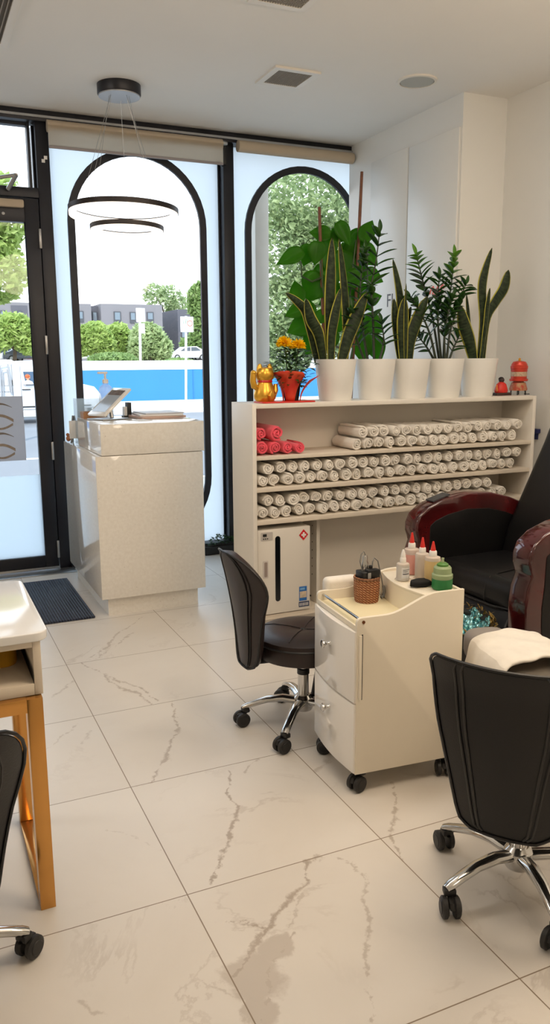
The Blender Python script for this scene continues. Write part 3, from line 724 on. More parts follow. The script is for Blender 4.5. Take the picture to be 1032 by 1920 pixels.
# cars
mTYRE = mat('tyre', (24, 24, 25), .8); mCARGL = mat('car glass', (54, 66, 78), .12, spec=.9); mLAMPG = mat('head lamp', (210, 214, 216), .15)
def car(label, x, Y, zg, L, m, flip=False, name='parked_car', group='cars in the raised car park'):
    e = empty(name, label, 'car', (x, Y, zg), PI if flip else 0, group=group)
    s = L/4.3
    body = [(-2.15, .28), (-2.15, .62), (-2.05, .80), (-1.2, .92), (-.55, 1.36), (.75, 1.42), (1.55, 1.0), (2.1, .92), (2.15, .60), (2.12, .28)]
    b = MB().prism([(a*s, z*s) for a, z in body], -.85*s, .85*s, 'xz', .12*s, 3)
    b.build('body', m, e)
    g = MB()
    sw = [(-1.05, .93), (-.5, 1.30), (.05, 1.33), (.05, .93)]; sw2 = [(.12, .93), (.12, 1.33), (.68, 1.33), (1.2, .98)]
    for sy in (-1, 1):
        for q in (sw, sw2): g.prism([(a*s, z*s) for a, z in q], sy*.842*s, sy*.858*s, 'xz')
    g.build('side_window', mCARGL, e)
    MB().prism([(-1.2*s, .935*s), (-.57*s, 1.375*s), (-.545*s, 1.355*s), (-1.16*s, .925*s)], -.7*s, .7*s, 'xz').build('windscreen', mCARGL, e)
    for xx in (-1.35, 1.3):
        for sy in (-1, 1):
            wv = MB().lathe([(.0, -.11*s), (.28*s, -.11*s), (.32*s, -.07*s), (.32*s, .07*s), (.28*s, .11*s), (.0, .11*s)], (xx*s, sy*.76*s, .32*s), 20, 'y').build('wheel', mTYRE, e)
            MB().lathe([(.0, -.115*s), (.19*s, -.118*s), (.19*s, .118*s), (0, .115*s)], (xx*s, sy*.76*s, .32*s), 16, 'y').build('rim', mALU, wv)
    for sy in (-.6, .6): MB().box(-2.165*s, -2.1*s, (sy-.16)*s, (sy+.16)*s, .62*s, .74*s, .02*s).build('head_lamp', mLAMPG, e)
    return e
mCW = mat('white car paint', (232, 234, 236), .2, coat=.5); mCD = mat('dark grey car paint', (92, 94, 104), .25, coat=.5); mCR = mat('dull red car paint', (150, 62, 70), .25, coat=.5)
for (pxx, Y, L, m, lab, fl) in ((12, 47, 2.2, mCW, 'white parked car furthest left above the van', False), (45, 46, 2.3, mCD, 'dark grey parked car next to the door stile', True), (58, 49, 2.0, mCR, 'dull red parked car partly behind the dark grey car', False),
        (152, 46, 2.0, mCW, 'white parked car beside the left black arch band', False), (352, 46, 2.5, mCW, 'white parked car behind the parking sign pole', False), (380, 49, 2.2, mCD, 'dark grey parked car at the right black arch band', True)):
    c = atY(pxx, 670, Y); car(lab, c.x, Y, 1.39, L, m, fl)

# white utility van passing on the street with a driver
vn = empty('utility_van', 'white utility van passing the shop door', 'van', (0, 0, 0))
YV = 19.2
mVAN = mat('white van paint', (228, 232, 236), .25, coat=.4)
X = lambda px_: atY(px_, 740, YV).x
prof = [(X(-95), .28), (X(-95), 1.42), (X(25), 1.44), (X(31), 1.40), (X(68), 1.42), (X(92), 1.32), (X(140), .92), (X(178), .80), (X(190), .62), (X(192), .30)]
MB().prism(prof, YV, YV+1.7, 'xz', .05, 3).build('body', mVAN, vn)
p0, p1 = atY(43, 697, YV), atY(88, 722, YV)
wd = MB().prism([(p0.x, p0.z), (p1.x-.12, p0.z), (p1.x+.1, p1.z), (p0.x+.05, p1.z)], YV-.012, YV+.005, 'xz').build('side_window', mat('van glass', (34, 78, 112), .15, spec=.8), vn)
MB().box(X(42), X(58), YV-.03, YV, .755, .775, .005).build('door_handle', mPLAS, vn)
MB().box(X(-90), X(170), YV-.02, YV, .36, .385).build('sill_strip', mPLAS, vn)
MB().box(X(-90), X(28), YV-.012, YV, .86, .99).build('side_panel', mat('grey panel', (206, 204, 204), .4), vn)
mLINE = mat('panel gap', (150, 154, 160), .5)
MB().box(X(24), X(25.5), YV-.012, YV, .5, 1.34).box(X(40), X(41), YV-.012, YV, .42, 1.3).box(X(-90), X(24), YV-.012, YV, .72, .73).build('door_gap', mLINE, vn)
rk = MB(); rk.tube([(X(2), YV-.05, .62), (X(3), YV-.05, 1.30), (X(18), YV-.05, 1.34), (X(22), YV-.05, .70)], .018, 6).tube([(X(6), YV-.05, .62), (X(7), YV-.05, 1.2), (X(16), YV-.05, 1.22), (X(19), YV-.05, .70)], .014, 6)
rk.build('ladder_rack', mat('rack tube', (170, 172, 176), .4, metal=.4), vn)
for xx in (X(-70), X(150)):
    wv = MB().lathe([(0, -.1), (.24, -.1), (.28, -.06), (.28, .06), (.24, .1), (0, .1)], (xx, YV+.12, .26), 20, 'y').build('wheel', mTYRE, vn)
    MB().lathe([(0, -.105), (.16, -.108), (.16, .108), (0, .105)], (xx, YV+.12, .26), 16, 'y').build('rim', mALU, wv)
# the driver shows only through the side window
pc = atY(52, 708, YV)
dv = empty('driver', 'person with orange hair in a white top at the van window', 'person', (pc.x, YV-.02, 0))
mSKIN = mat('skin', (214, 160, 132), .5)
hd_ = MB().lathe([(.10, -.14), (.085, -.10), (.03, -.07), (.026, -.045), (.05, -.03), (.056, .01), (.05, .045), (.0, .06)], (0, 0, pc.z+.01), 16, sy=.5).build('body', mSKIN, dv)
MB().sphere((-.008, -.004, pc.z+.028), .058, 1, .56, .85, 14).build('hair', mat('orange hair', (196, 96, 52), .7), dv)
MB().lathe([(.12, -.16), (.10, -.105), (.04, -.075)], (0, -.003, pc.z+.01), 16, sy=.5).build('white_top', mPAPER, dv)

# sign poles and the pillar outside the window
mPOLE = mat('galvanised pole', (206, 208, 210), .45, metal=.3); mSIGN = mat('white sign', (238, 238, 236), .5)
s1 = empty('sign_pole', 'tall white sign pole standing at the blue wall in the middle of the arched window', 'sign', (0, 0, 0))
c = atY(264, 690, 28.7); t0 = atY(262, 578, 28.7)
MB().tube([(c.x, c.y, 1.35), (t0.x, c.y, t0.z)], .045, 10).build('pole', mPOLE, s1)
k = pxm(264, 600, 28.7)
MB().box(t0.x-8*k, t0.x+9*k, c.y-.07, c.y-.05, t0.z-25*k, t0.z, .01).build('sign_plate', mSIGN, s1)
MB().box(t0.x-4*k, t0.x+8*k, c.y-.07, c.y-.05, t0.z-46*k, t0.z-28*k, .01).build('sign_plate', mat('back of sign', (204, 206, 208), .5), s1)
s2 = empty('parking_sign', 'parking sign on a slim pole on the footpath right of the reception desk', 'sign', (0, 0, 0))
c = atY(349, 772, 21.7); k = pxm(349, 600, 21.7); t0 = atY(349, 594, 21.7)
MB().tube([(c.x, c.y, -.02), (t0.x, c.y, t0.z+.02)], .035, 10).build('pole', mPOLE, s2)
pl = MB().box(t0.x-12.5*k, t0.x+13*k, c.y-.06, c.y-.045, t0.z-28*k, t0.z, .01).build('sign_plate', mSIGN, s2)
mSG = mat('sign green', (120, 150, 128), .5)
text_mesh('lettering', '1P', .17, mSG, pl, (t0.x-9.5*k, c.y-.062, t0.z-13*k), (1, 0, 0), (0, 0, 1))
text_mesh('lettering', '<>', .09, mSG, pl, (t0.x-9.5*k, c.y-.062, t0.z-23*k), (1, 0, 0), (0, 0, 1))
MB().lathe([(5.5*k, 0), (5.5*k, .004), (4.3*k, .004), (4.3*k, 0)], (t0.x+6*k, c.y-.066, t0.z-12*k), 24, 'y', cap0=False, cap1=False).build('ring_symbol', mat('sign red', (206, 120, 96), .5), pl)
text_mesh('lettering', 'S', .10, mat('sign orange', (206, 150, 96), .5), pl, (t0.x+4*k, c.y-.064, t0.z-15*k), (1, 0, 0), (0, 0, 1))
p0 = atY(470, 600, 6.3); p1 = atY(506, 600, 6.3)
struct(MB().box(p0.x+.05, p1.x, 6.3, 6.62, -.05, 4.3, .01).build('trim_8', mat('outside pillar', (196, 194, 186), .7, var=.05)))
#@@PART3
# ================================================================== RECEPTION DESK
rc = empty('reception_desk', 'white speckled two-tier reception desk standing beside the door mat', 'desk', (0, 0, 0))
MB().box(.868, 1.470, 4.232, 5.19, .105, .896, .003).build('lower_body', mCTR, rc)
MB().box(.908, 1.432, 4.268, 5.17, 0, .106).build('plinth', mCTR, rc)
MB().box(.900, 1.478, 4.228, 4.86, .899, 1.066, .003).build('upper_tier', mCTR, rc)
mt = MB().box(-.36, .832, 4.262, 5.14, 0.0, .012, .004).build('door_mat', mMAT); tag(mt, 'dark ribbed rubber mat on the floor inside the door', 'mat')

# things on the desk
tb = empty('tablet_stand', 'white framed tablet tilted back on a metal stand on the desk', 'tablet', (1.045, 4.56, 1.066), math.radians(22))
MB().box(-.10, .075, -.05, .11, 0, .008, .003).build('base', mALU, tb)
MB().tube([(.03, .05, .008), (.03, .06, .05), (.0, .04, .085)], .011, 8).build('arm', mALU, tb)
Rm = Matrix.Translation((-.01, .01, .1)) @ Matrix.Rotation(math.radians(-38), 4, 'Y') @ Matrix.Rotation(math.radians(0), 4, 'Z')
fx = MB().box(-.118, .118, -.085, .085, -.008, .008, .006, mtx=Rm).build('frame', mGLOSSW, tb)
MB().box(-.092, .092, -.064, .064, .0075, .0095, mtx=Rm).build('screen', mat('tablet screen', (170, 178, 186), .08, spec=.8), tb)
MB().box(.05, .092, -.064, .064, .0092, .0102, mtx=Rm).build('screen_image', mat('tablet picture', (120, 104, 92), .2, var=.4, vscale=40), tb)
ch = empty('card_holder', 'dark card holder standing behind the tablet on the desk', 'holder', (1.19, 4.77, 1.066))
MB().box(-.035, .02, -.03, .03, 0, .006).box(-.012, .012, -.03, .03, .006, .085, .002).build('stand', mPLAS, ch)
MB().box(-.03, -.014, -.025, .025, .008, .06).build('cards', mPAPER, ch)
sb = empty('sanitizer_bottle', 'clear pump bottle of hand sanitizer behind the tablet', 'bottle', (1.06, 4.775, 1.0665))
MB().lathe([(.038, 0), (.042, .006), (.042, .155), (.036, .178), (.016, .194), (.016, .204)], n=28).build('bottle_body', mMILK, sb)
MB().lathe([(.039, .004), (.039, .12), (0, .122)], n=24).build('gel', milky('clear gel', (236, 242, 248), .85), sb)
MB().lathe([(.018, .200), (.018, .222), (.007, .225), (.007, .255)], n=16).box(-.045, .014, -.009, .009, .254, .268, .004).build('pump', mPAPER, sb)
ab = empty('acrylic_box', 'clear acrylic box of cards at the back left of the desk', 'box', (.985, 4.96, .897))
bx = MB()
for q in ((-.075, .075, -.055, -.052), (-.075, .075, .052, .055), (-.075, -.072, -.055, .055), (.072, .075, -.055, .055)): bx.box(*q, 0, .275)
bx.build('box_walls', mACR, ab)
MB().box(-.07, .07, -.05, .05, 0.0, .012).build('box_floor', mACR, ab)
for k in range(3):
    cd = MB().box(-.055+k*.02, .03+k*.02, -.03+k*.022, -.027+k*.022, .012, .20-.012*k).build('card', [mWOODL, mPAPER, mBUFF][k], ab)
wb = empty('wooden_tray', 'small brown wooden tray beside the tablet at the desk edge', 'tray', (.985, 4.78, 1.066))
MB().band([(-.07, -.04), (.07, -.04), (.07, .04), (-.07, .04)], [(-.06, -.03), (.06, -.03), (.06, .03), (-.06, .03)], 0, .035, 'xy').box(-.062, .062, -.032, .032, 0, .008).build('tray_body', mWOODL, wb)
es = empty('sign_easel', 'little wooden easel with a card on the desk ledge left of the upper tier', 'easel', (.902, 5.03, .897))
MB().tube([(-.02, -.03, 0), (.0, -.01, .17)], .005, 6).tube([(.03, -.03, 0), (.01, -.01, .17)], .005, 6).tube([(.005, .05, 0), (.005, -.01, .165)], .005, 6).build('legs', mGREYP, es)
MB().box(-.028, .036, -.034, -.029, .03, .14, .002).build('card', mPAPER, es)
fg = empty('squirrel_figurine', 'tiny orange-brown figurine at the far left corner of the desk ledge', 'figurine', (.893, 5.15, .897))
fb = MB().sphere((0, 0, .018), .016, sz=1.15, n=12).sphere((-.004, -.002, .042), .011, n=12).build('body', mat('orange clay', (186, 118, 76), .6, var=.2), fg)
MB().tube([(.014, .0, .006), (.024, .0, .024), (.02, 0, .045), (.012, 0, .05)], [.006, .009, .008, .003], 8).build('tail', mat('orange clay tail', (170, 96, 56), .6), fg)
pp = Vector((1.33, 4.66, 1.066))
def sheets(name, label, x0, x1, y0, y1, z, h, rot, m, cat='papers'):
    o = MB().box(-(x1-x0)/2, (x1-x0)/2, -(y1-y0)/2, (y1-y0)/2, 0, h, .001).build(name, m, None, ((x0+x1)/2, (y0+y1)/2, z), math.radians(rot))
    return tag(o, label, cat)
sheets('paper_folder', 'buff folder lying lowest in the pile on the desk', 1.19, 1.46, 4.52, 4.82, 1.0665, .012, 6, mBUFF, 'folder')
sheets('paper_stack', 'stack of white sheets lying on the buff folder', 1.21, 1.465, 4.53, 4.82, 1.079, .010, -4, mPAPER)
sheets('paper_folder', 'thin grey-white folder lying on top of the paper stack', 1.23, 1.465, 4.55, 4.80, 1.0895, .006, 3, mat('grey folder', (196, 194, 196), .5), 'folder')
sheets('price_card', 'single pale card lying flat in front of the tablet', 1.135, 1.215, 4.36, 4.47, 1.0665, .002, 12, mPAPER, 'card')

# ================================================================== TOWEL SHELF UNIT
SX0, SX1, SY0, SY1, SZ = 1.508, 3.283, 3.60, 3.875, 1.185
sh = empty('towel_shelf', 'long white shelf unit with three levels of rolled towels', 'shelf', (0, 0, 0))
MB().box(SX0, SX0+.022, SY0, SY1, 0, SZ, .0015).build('side_panel', mLAM, sh)
MB().box(SX1-.022, SX1, SY0, SY1, 0, SZ, .0015).build('side_panel', mLAM, sh)
MB().box(SX0+.022, SX1-.022, SY0+.001, SY1, SZ-.022, SZ, .0015).build('top_board', mLAM, sh)
SH = [(.928, .02), (.769, .022), (.604, .023)]
for z, th in SH: MB().box(SX0+.022, SX1-.022, SY0+.002, SY1-.008, z-th, z, .0015).build('shelf_board', mLAMD, sh)
MB().box(SX0+.022, SX1-.022, SY1-.008, SY1, .10, SZ-.022).build('back_panel', mLAM, sh)
MB().box(SX0+.022, SX1-.022, SY0+.02, SY1-.008, .075, .10).build('bottom_board', mLAMD, sh)
MB().box(SX0+.022, SX1-.022, SY0+.05, SY0+.07, 0, .075).build('kickboard', mLAM, sh)
dv_ = MB().box(1.915, 1.933, SY0+.10, SY1-.008, .10, .581).build('divider_panel', mLAM, sh)
hl = []
for k in range(7):
    z = .25+k*.045
    MB().lathe([(.0035, 0), (.0035, -.0012)], (1.9148, SY0+.15, z), 8, 'x').build('peg_hole', mDARKH, dv_)

# rolled towels
def towel_mesh(name, r, L, m, seed, turns=2.5):
    rnd = random.Random(seed); b = MB(); n = 22; N = int(turns*n); ri = .006
    th = (r-ri)/turns; path = []
    ph = rnd.uniform(0, 2*PI); ex = rnd.uniform(.93, 1.0)
    for k in range(N+1):
        a = 2*PI*k/n; rr = ri + th*(k/n) + rnd.gauss(0, .0006)
        path.append((rr*math.cos(a+ph), rr*math.sin(a+ph)))
    t = th*.93
    secs = []
    ys = [0, .006, L*.33, L*.66, L-.006, L]
    for j, y in enumerate(ys):
        pull = .0018 if j in (0, 5) else 0
        row_o, row_i = [], []
        for k, (x, z) in enumerate(path):
            q = Vector((x, z)); d = q.normalized(); rr = q.length
            wob = .0012*math.sin(k*.7+j*1.7+seed)
            yy = y + (.004*math.sin(k*.33+seed) - .005*(1-rr/r) if j < 2 else 0)
            row_o.append((d.x*(rr-pull+wob), yy, d.y*(rr-pull+wob)*ex)); row_i.append((d.x*(max(rr-t, .001)+pull+wob), yy, d.y*(max(rr-t, .001)+pull+wob)*ex))
        secs.append((row_o, row_i))
    VO = [[b.b.verts.new(p) for p in s_[0]] for s_ in secs]; VI = [[b.b.verts.new(p) for p in s_[1]] for s_ in secs]
    for j in range(len(ys)-1):
        for k in range(N):
            b.b.faces.new((VO[j][k], VO[j][k+1], VO[j+1][k+1], VO[j+1][k])); b.b.faces.new((VI[j][k], VI[j+1][k], VI[j+1][k+1], VI[j][k+1]))
        b.b.faces.new((VO[j][N], VI[j][N], VI[j+1][N], VO[j+1][N])); b.b.faces.new((VO[j][0], VO[j+1][0], VI[j+1][0], VI[j][0]))
    for j in (0, len(ys)-1):
        for k in range(N): b.b.faces.new((VO[j][k], VI[j][k], VI[j][k+1], VO[j][k+1]))
    o = b.build(name, m, angle=60); return o
TD = .0685
protos = [towel_mesh('rolled_towel', TD/2*f, .228, mTOWEL, s_) for f, s_ in ((.985, 1), (1.0, 2), (.955, 3), (1.0, 4))]
used = {}
rt = random.Random(11)
def put_towel(plist, x, z, label, group, y=None, scale=1.0):
    k = rt.randrange(len(plist)); p = plist[k]
    if not used.get(p.name): used[p.name] = 1; o = p
    else: o = p.copy(); COL.objects.link(o)
    o.location = (x, (SY0+.010+rt.uniform(0, .016)) if y is None else y, z)
    o.rotation_euler = (0, rt.uniform(0, 6.28), rt.uniform(-.02, .02)); o.scale = tuple(scale*rt.uniform(.985, 1.02) for _ in range(3))
    tag(o, label, 'towel', group); return o
def towel_row(x0, n, zs, lev, layer, step=TD):
    for k in range(n):
        ly = 'bottom' if layer == 0 else 'top'
        z = zs + TD/2 + layer*(TD*.87) + .0005
        put_towel(protos, x0+TD/2+k*step+rt.uniform(-.0016, .0016), z+rt.uniform(-.0005, .001), '%s white towel roll from the left, %s layer of the %s shelf' % (ORD[k], ly, lev), 'white towel rolls on the %s shelf' % lev)
towel_row(2.075, 16, .928, 'highest', 0); towel_row(2.105, 16, .928, 'highest', 1)
towel_row(1.533, 24, .769, 'middle', 0); towel_row(1.565, 24, .769, 'middle', 1)
towel_row(1.533, 23, .604, 'lowest', 0); towel_row(1.565, 21, .604, 'lowest', 1)
pk = [towel_mesh('pink_rolled_towel', .037, .20, mPINK, 21, 2.6), towel_mesh('pink_rolled_towel', .037, .20, mPINK, 22, 2.4)]
for x, z, lab in ((1.568, 0, 'coral pink towel roll lowest and furthest left on the highest shelf'), (1.640, 0, 'second coral pink towel roll from the left in the bottom layer'), (1.708, 0, 'third coral pink towel roll from the left in the bottom layer'), (1.772, -.006, 'small coral pink towel roll at the right end of the bottom layer'),
                  (1.566, .072, 'coral pink towel roll leaning on the side panel in the upper layer'), (1.648, .074, 'big coral pink towel roll lying on top right of the pile')):
    put_towel(pk, x, .928+.0375+z, lab, 'coral pink towel rolls', scale=1.22 if x == 1.648 else (.84 if x == 1.772 else .96))

# steriliser cabinet
st = empty('sterilizer_cabinet', 'white towel steriliser cabinet with a dark window slot under the shelves', 'cabinet', (0, 0, 0))
MB().box(1.545, 1.828, 3.632, 3.85, .10, .553, .004).build('body', mat('white steel', (226, 222, 214), .35), st)
dd = MB().box(1.535, 1.832, 3.612, 3.632, .105, .553, .004).build('door', mat('white enamel door', (222, 216, 206), .3), st)
def rrect(x0, x1, z0, z1, r, n=8):
    p = []
    for cx, cz, a0 in ((x1-r, z1-r, 0), (x0+r, z1-r, PI/2), (x0+r, z0+r, PI), (x1-r, z0+r, 1.5*PI)):
        for k in range(n+1): p.append((cx+r*math.cos(a0+PI/2*k/n), cz+r*math.sin(a0+PI/2*k/n)))
    return p
MB().prism(rrect(1.632, 1.660, .17, .515, .0139), 3.6105, 3.613, 'xz').build('window_slot', mat('dark tinted glass', (14, 17, 20), .1), dd)
cp = MB().prism(rrect(1.552, 1.618, .498, .540, .004), 3.610, 3.613, 'xz').build('control_panel', mat('grey control panel', (190, 184, 178), .4), dd)
MB().box(1.563, 1.584, 3.6085, 3.6105, .518, .532).build('display', mDARKH, cp)
for k in range(3): MB().lathe([(.0035, 0), (.003, -.002)], (1.567+k*.011, 3.610, .507), 10, 'y').build('button', mPLAS, cp)
hd_ = MB().prism(rrect(1.562, 1.592, .30, .392, .006), 3.610, 3.613, 'xz').build('handle_recess', mat('handle plate', (204, 196, 190), .45), dd)
MB().prism(rrect(1.570, 1.586, .308, .385, .004), 3.6085, 3.6105, 'xz').build('handle', mat('handle shade', (150, 136, 128), .5), hd_)
cx, cz = 1.793, .508
em = MB().prism([(cx, cz-.029), (cx+.026, cz), (cx, cz+.029), (cx-.026, cz)], 3.610, 3.613, 'xz').build('emblem', mat('red emblem', (206, 30, 38), .4), dd)
a_, b_ = .0048, .0135
MB().prism([(cx+x, cz+z) for x, z in ((-a_, -b_), (a_, -b_), (a_, -a_), (b_, -a_), (b_, a_), (a_, a_), (a_, b_), (-a_, b_), (-a_, a_), (-b_, a_), (-b_, -a_), (-a_, -a_))], 3.6085, 3.6101, 'xz').build('white_cross', mPAPER, em)
lb = MB().box(1.768, 1.812, 3.6105, 3.613, .155, .232).build('sticker', mBLUE, dd)
MB().box(1.771, 1.809, 3.6095, 3.611, .172, .206).build('sticker_picture', mat('sticker picture', (214, 196, 170), .5, var=.3, vscale=60), lb)
MB().box(1.772, 1.800, 3.6095, 3.611, .214, .225).build('sticker_title', mat('sticker title', (120, 170, 216), .5), lb)
l2 = MB().box(1.766, 1.826, 3.6105, 3.613, .122, .150).build('barcode_sticker', mat('barcode', (44, 56, 92), .5), dd)
for k in range(6): MB().box(1.770+k*.009, 1.774+k*.009, 3.6095, 3.611, .128, .144).build('barcode_bar', mPAPER, l2)
cbl = MB().tube([(1.834, 3.80, .135), (1.86, 3.80, .125), (1.89, 3.78, .125), (1.912, 3.76, .126)], .005, 6).build('power_lead', mPLAS, st)

# ================================================================== PLANTS ON THE SHELF
PY = 3.737
def pot(cx, name, label, group='white pots on the shelf unit'):
    e = empty(name, label, 'potted plant', (cx, PY, SZ), group=group)
    MB().lathe([(.0, 0.0), (.083, 0), (.086, .006), (.109, .206), (.110, .212), (.103, .213), (.100, .195), (.0, .19)], n=40, cap0=False, cap1=False).build('pot', mPOT, e)
    MB().lathe([(.101, .186), (.07, .192), (0, .195)], n=24, cap0=False).build('soil', mSOIL, e)
    return e
def P(e, x, y, dy=0.0): return atY(x, y, PY+dy) - e.location
def blade(e, pts, w, dy=0.0, twist=0.0, tipw=.02, belly=.55):
    """a stiff sword leaf through photo points given base first"""
    q = [P(e, x, y, dy) for x, y in pts]
    # catmull-rom resample
    def cr(t):
        n = len(q)-1; f = min(t*n, n-1e-6); i = int(f); u = f-i
        p0, p1, p2, p3 = q[max(i-1, 0)], q[i], q[i+1], q[min(i+2, n)]
        return .5*((2*p1)+(p2-p0)*u+(2*p0-5*p1+4*p2-p3)*u*u+(3*p1-p0-3*p2+p3)*u**3)
    k = pxm(pts[0][0], pts[0][1], PY)
    rows = []; R = 18
    for i in range(R+1):
        t = i/R; c = cr(t); d = (cr(min(t+.02, 1))-cr(max(t-.02, 0))).normalized()
        view = Vector((.405, .895, -.187)); side = d.cross(view).normalized()
        ang = twist + .25*math.sin(t*3); side = (Matrix.Rotation(ang, 3, d) @ side)
        nrm = side.cross(d)
        prof = (.55+.45*math.sin(min(1, t/belly)*PI/2)) if t < belly else max(0, math.cos((t-belly)/(1-belly)*PI/2))**.75
        hw = w*k/2*max(prof, tipw)
        rows.append([c + side*(s_*hw) + nrm*(hw*.35*(s_*s_-.4)) for s_ in (-1, -.75, -.4, 0, .4, .75, 1)])
    b = MB(); b.grid(rows); return b.build('leaf', mSNAKE, e, solid=.0035, off=0)
def leaflet(b, base, d, up, L, W, curl=.15):
    d = d.normalized(); s_ = d.cross(up).normalized(); n = s_.cross(d); rows = []
    for i in range(7):
        t = i/6; hw = W/2*math.sin(PI*min(1, t*.93+.07))**.8 if i < 6 else .0004
        c = base + d*(L*t) + n*(-curl*L*t*t)
        rows.append([c-s_*hw+n*hw*.3, c, c+s_*hw+n*hw*.3])
    b.grid(rows)
def zz_stem(e, pts, dy, n_pairs, L, m, start=.25, seed=1, tipm=None):
    rnd = random.Random(seed); q = [P(e, x, y, dy) for x, y in pts]
    def cr(t):
        n = len(q)-1; f = min(t*n, n-1e-6); i = int(f); u = f-i
        p0, p1, p2, p3 = q[max(i-1, 0)], q[i], q[i+1], q[min(i+2, n)]
        return .5*((2*p1)+(p2-p0)*u+(2*p0-5*p1+4*p2-p3)*u*u+(3*p1-p0-3*p2+p3)*u**3)
    stem = MB().tube([cr(t/14) for t in range(15)], [.0075*(1-.65*t/14) for t in range(15)], 8).build('stem', mDSTEM, e)
    b, b2 = MB(), MB(); roll = rnd.uniform(0, 3)
    for i in range(n_pairs):
        t = start + (1-start)*(i+.3)/n_pairs; c = cr(t); d = (cr(min(t+.03, 1))-cr(max(t-.03, 0))).normalized()
        a0 = roll + rnd.uniform(-.3, .3)
        for sgn in (0, PI):
            o = Vector((math.cos(a0+sgn), .6*math.sin(a0+sgn), 0)); o = (o-d*o.dot(d)).normalized()
            leaflet(b2 if (tipm and t > .8) else b, c, o*.8+d*rnd.uniform(.35, .75)+Vector((0, 0, rnd.uniform(-.1, .1))), d, 1.22*L*rnd.uniform(.85, 1.15)*(1-.35*max(0, t-.75)/.25), L*.50)
        roll += .35
    leaflet(b2 if tipm else b, cr(1), d, Vector((0, -1, .2)), L*.8, L*.3)
    b.build('leaflets', m, stem, solid=.0015)
    if tipm: b2.build('young_leaflets', tipm, stem, solid=.0015)

xs = [2.041, 2.283, 2.506, 2.732, 2.967]
e1 = pot(xs[0], 'snake_plant', 'snake plant with six striped blades in the leftmost white pot')
blade(e1, [(622, 680), (619, 600), (621, 520), (623, 446)], 22, 0, .1)
blade(e1, [(649, 680), (650, 610), (646, 535), (636, 447)], 18, .03, .3)
blade(e1, [(607, 680), (598, 627), (583, 597), (574, 560)], 22, -.02, -.3)
blade(e1, [(595, 680), (583, 622), (573, 583), (556, 564), (536, 549)], 17, .02, -.2)
blade(e1, [(621, 682), (623, 627), (630, 586), (639, 541)], 20, -.05, .2)
blade(e1, [(640, 682), (653, 634), (670, 592), (688, 549)], 27, -.03, .1)
e2 = pot(xs[1], 'zz_plant', 'tall thin zz plant with dark leaf pairs in the second white pot from the left')
zz_stem(e2, [(702, 676), (700, 603), (697, 540), (706, 487), (712, 436)], 0, 9, .088, mZZ, .25, 3)
zz_stem(e2, [(690, 676), (680, 610), (676, 540), (684, 470)], .03, 12, .075, mZZ, .3, 4)
zz_stem(e2, [(712, 676), (720, 640), (716, 605)], -.02, 5, .075, mZZ, .35, 5)
zz_stem(e2, [(684, 676), (668, 630), (662, 580)], -.01, 7, .075, mZZ, .3, 6)
e3 = pot(xs[2], 'snake_plant', 'narrow snake plant with dark blades in the middle white pot')
blade(e3, [(763, 680), (755, 625), (750, 550), (737, 486)], 17, .02, .2)
blade(e3, [(757, 680), (756, 612), (759, 558)], 23, -.04, 0)
blade(e3, [(767, 680), (770, 640), (784, 597), (802, 556)], 26, -.02, .2)
blade(e3, [(751, 680), (744, 615), (739, 560)], 15, .0, -.3)
blade(e3, [(760, 680), (760, 600), (762, 532)], 6, -.05, .4)
blade(e3, [(766, 680), (764, 610), (771, 575)], 12, .03, .2)
e4 = pot(xs[3], 'zz_plant', 'bushy zz plant with bright young tips in the fourth white pot from the left')
for k, (pp_, dy, n_, L) in enumerate([([(824, 676), (812, 600), (794, 530), (781, 478)], .03, 13, .08), ([(832, 676), (836, 600), (846, 540), (852, 480)], .03, 13, .08), ([(838, 676), (845, 620), (862, 565), (874, 533)], -.02, 10, .07),
        ([(828, 676), (822, 610), (822, 560), (824, 520)], .0, 11, .075), ([(818, 676), (806, 625), (786, 580), (770, 556)], -.02, 9, .065), ([(835, 676), (834, 630), (842, 585), (850, 556)], -.04, 9, .07), ([(815, 676), (800, 650), (784, 630)], .02, 5, .06), ([(842, 676), (852, 650), (864, 625)], .02, 5, .065)]):
    zz_stem(e4, pp_, dy, n_, L, mZZ, .3, 20+k, mZZL if k < 2 else None)
e5 = pot(xs[4], 'snake_plant', 'snake plant with two tall blades in the rightmost white pot')
blade(e5, [(899, 680), (907, 606), (905, 545), (910, 510), (923, 465)], 19, .0, .1)
blade(e5, [(904, 680), (913, 600), (930, 566), (946, 540), (954, 506)], 21, .02, .1, belly=.75)
blade(e5, [(902, 680), (911, 610), (915, 572), (919, 540)], 11, -.02, .3)
blade(e5, [(889, 680), (881, 640), (871, 608), (863, 572)], 26, -.02, -.2)
blade(e5, [(892, 680), (882, 620), (878, 580), (875, 552)], 8, .03, .2)

# big climbing plant on bamboo stakes standing on the floor behind the shelf
BY = 4.42
bp_ = empty('climbing_plant', 'tall broad-leaved climbing plant on bamboo stakes behind the shelf', 'plant', (atY(640, 700, BY).x, BY, 0))
MB().lathe([(0, 0), (.13, 0), (.165, .26), (.15, .26), (.14, .23), (0, .225)], n=32, cap0=False, cap1=False).build('pot', mPLAS, bp_)
MB().lathe([(.145, .222), (0, .235)], n=24, cap0=False).build('soil', mSOIL, bp_)
def PB(x, y, dy=0): return atY(x, y, BY+dy) - bp_.location
for (xt, yt) in ((679, 322), (599, 388)):
    tp = PB(xt, yt); bs = Vector((tp.x*.35, 0.02, .20))
    sk = MB().tube([bs+(tp-bs)*(k/10) for k in range(11)], [.009+(.0012 if k % 2 else 0) for k in range(11)], 10); sk.build('bamboo_stake', mBAMBOO, bp_)
vines = [[(640, 760), (648, 640), (660, 520), (668, 450)], [(635, 760), (622, 640), (606, 540), (600, 460)], [(640, 760), (665, 640), (690, 540), (688, 440)], [(606, 520), (585, 528), (566, 518), (565, 490)]]
vb = []
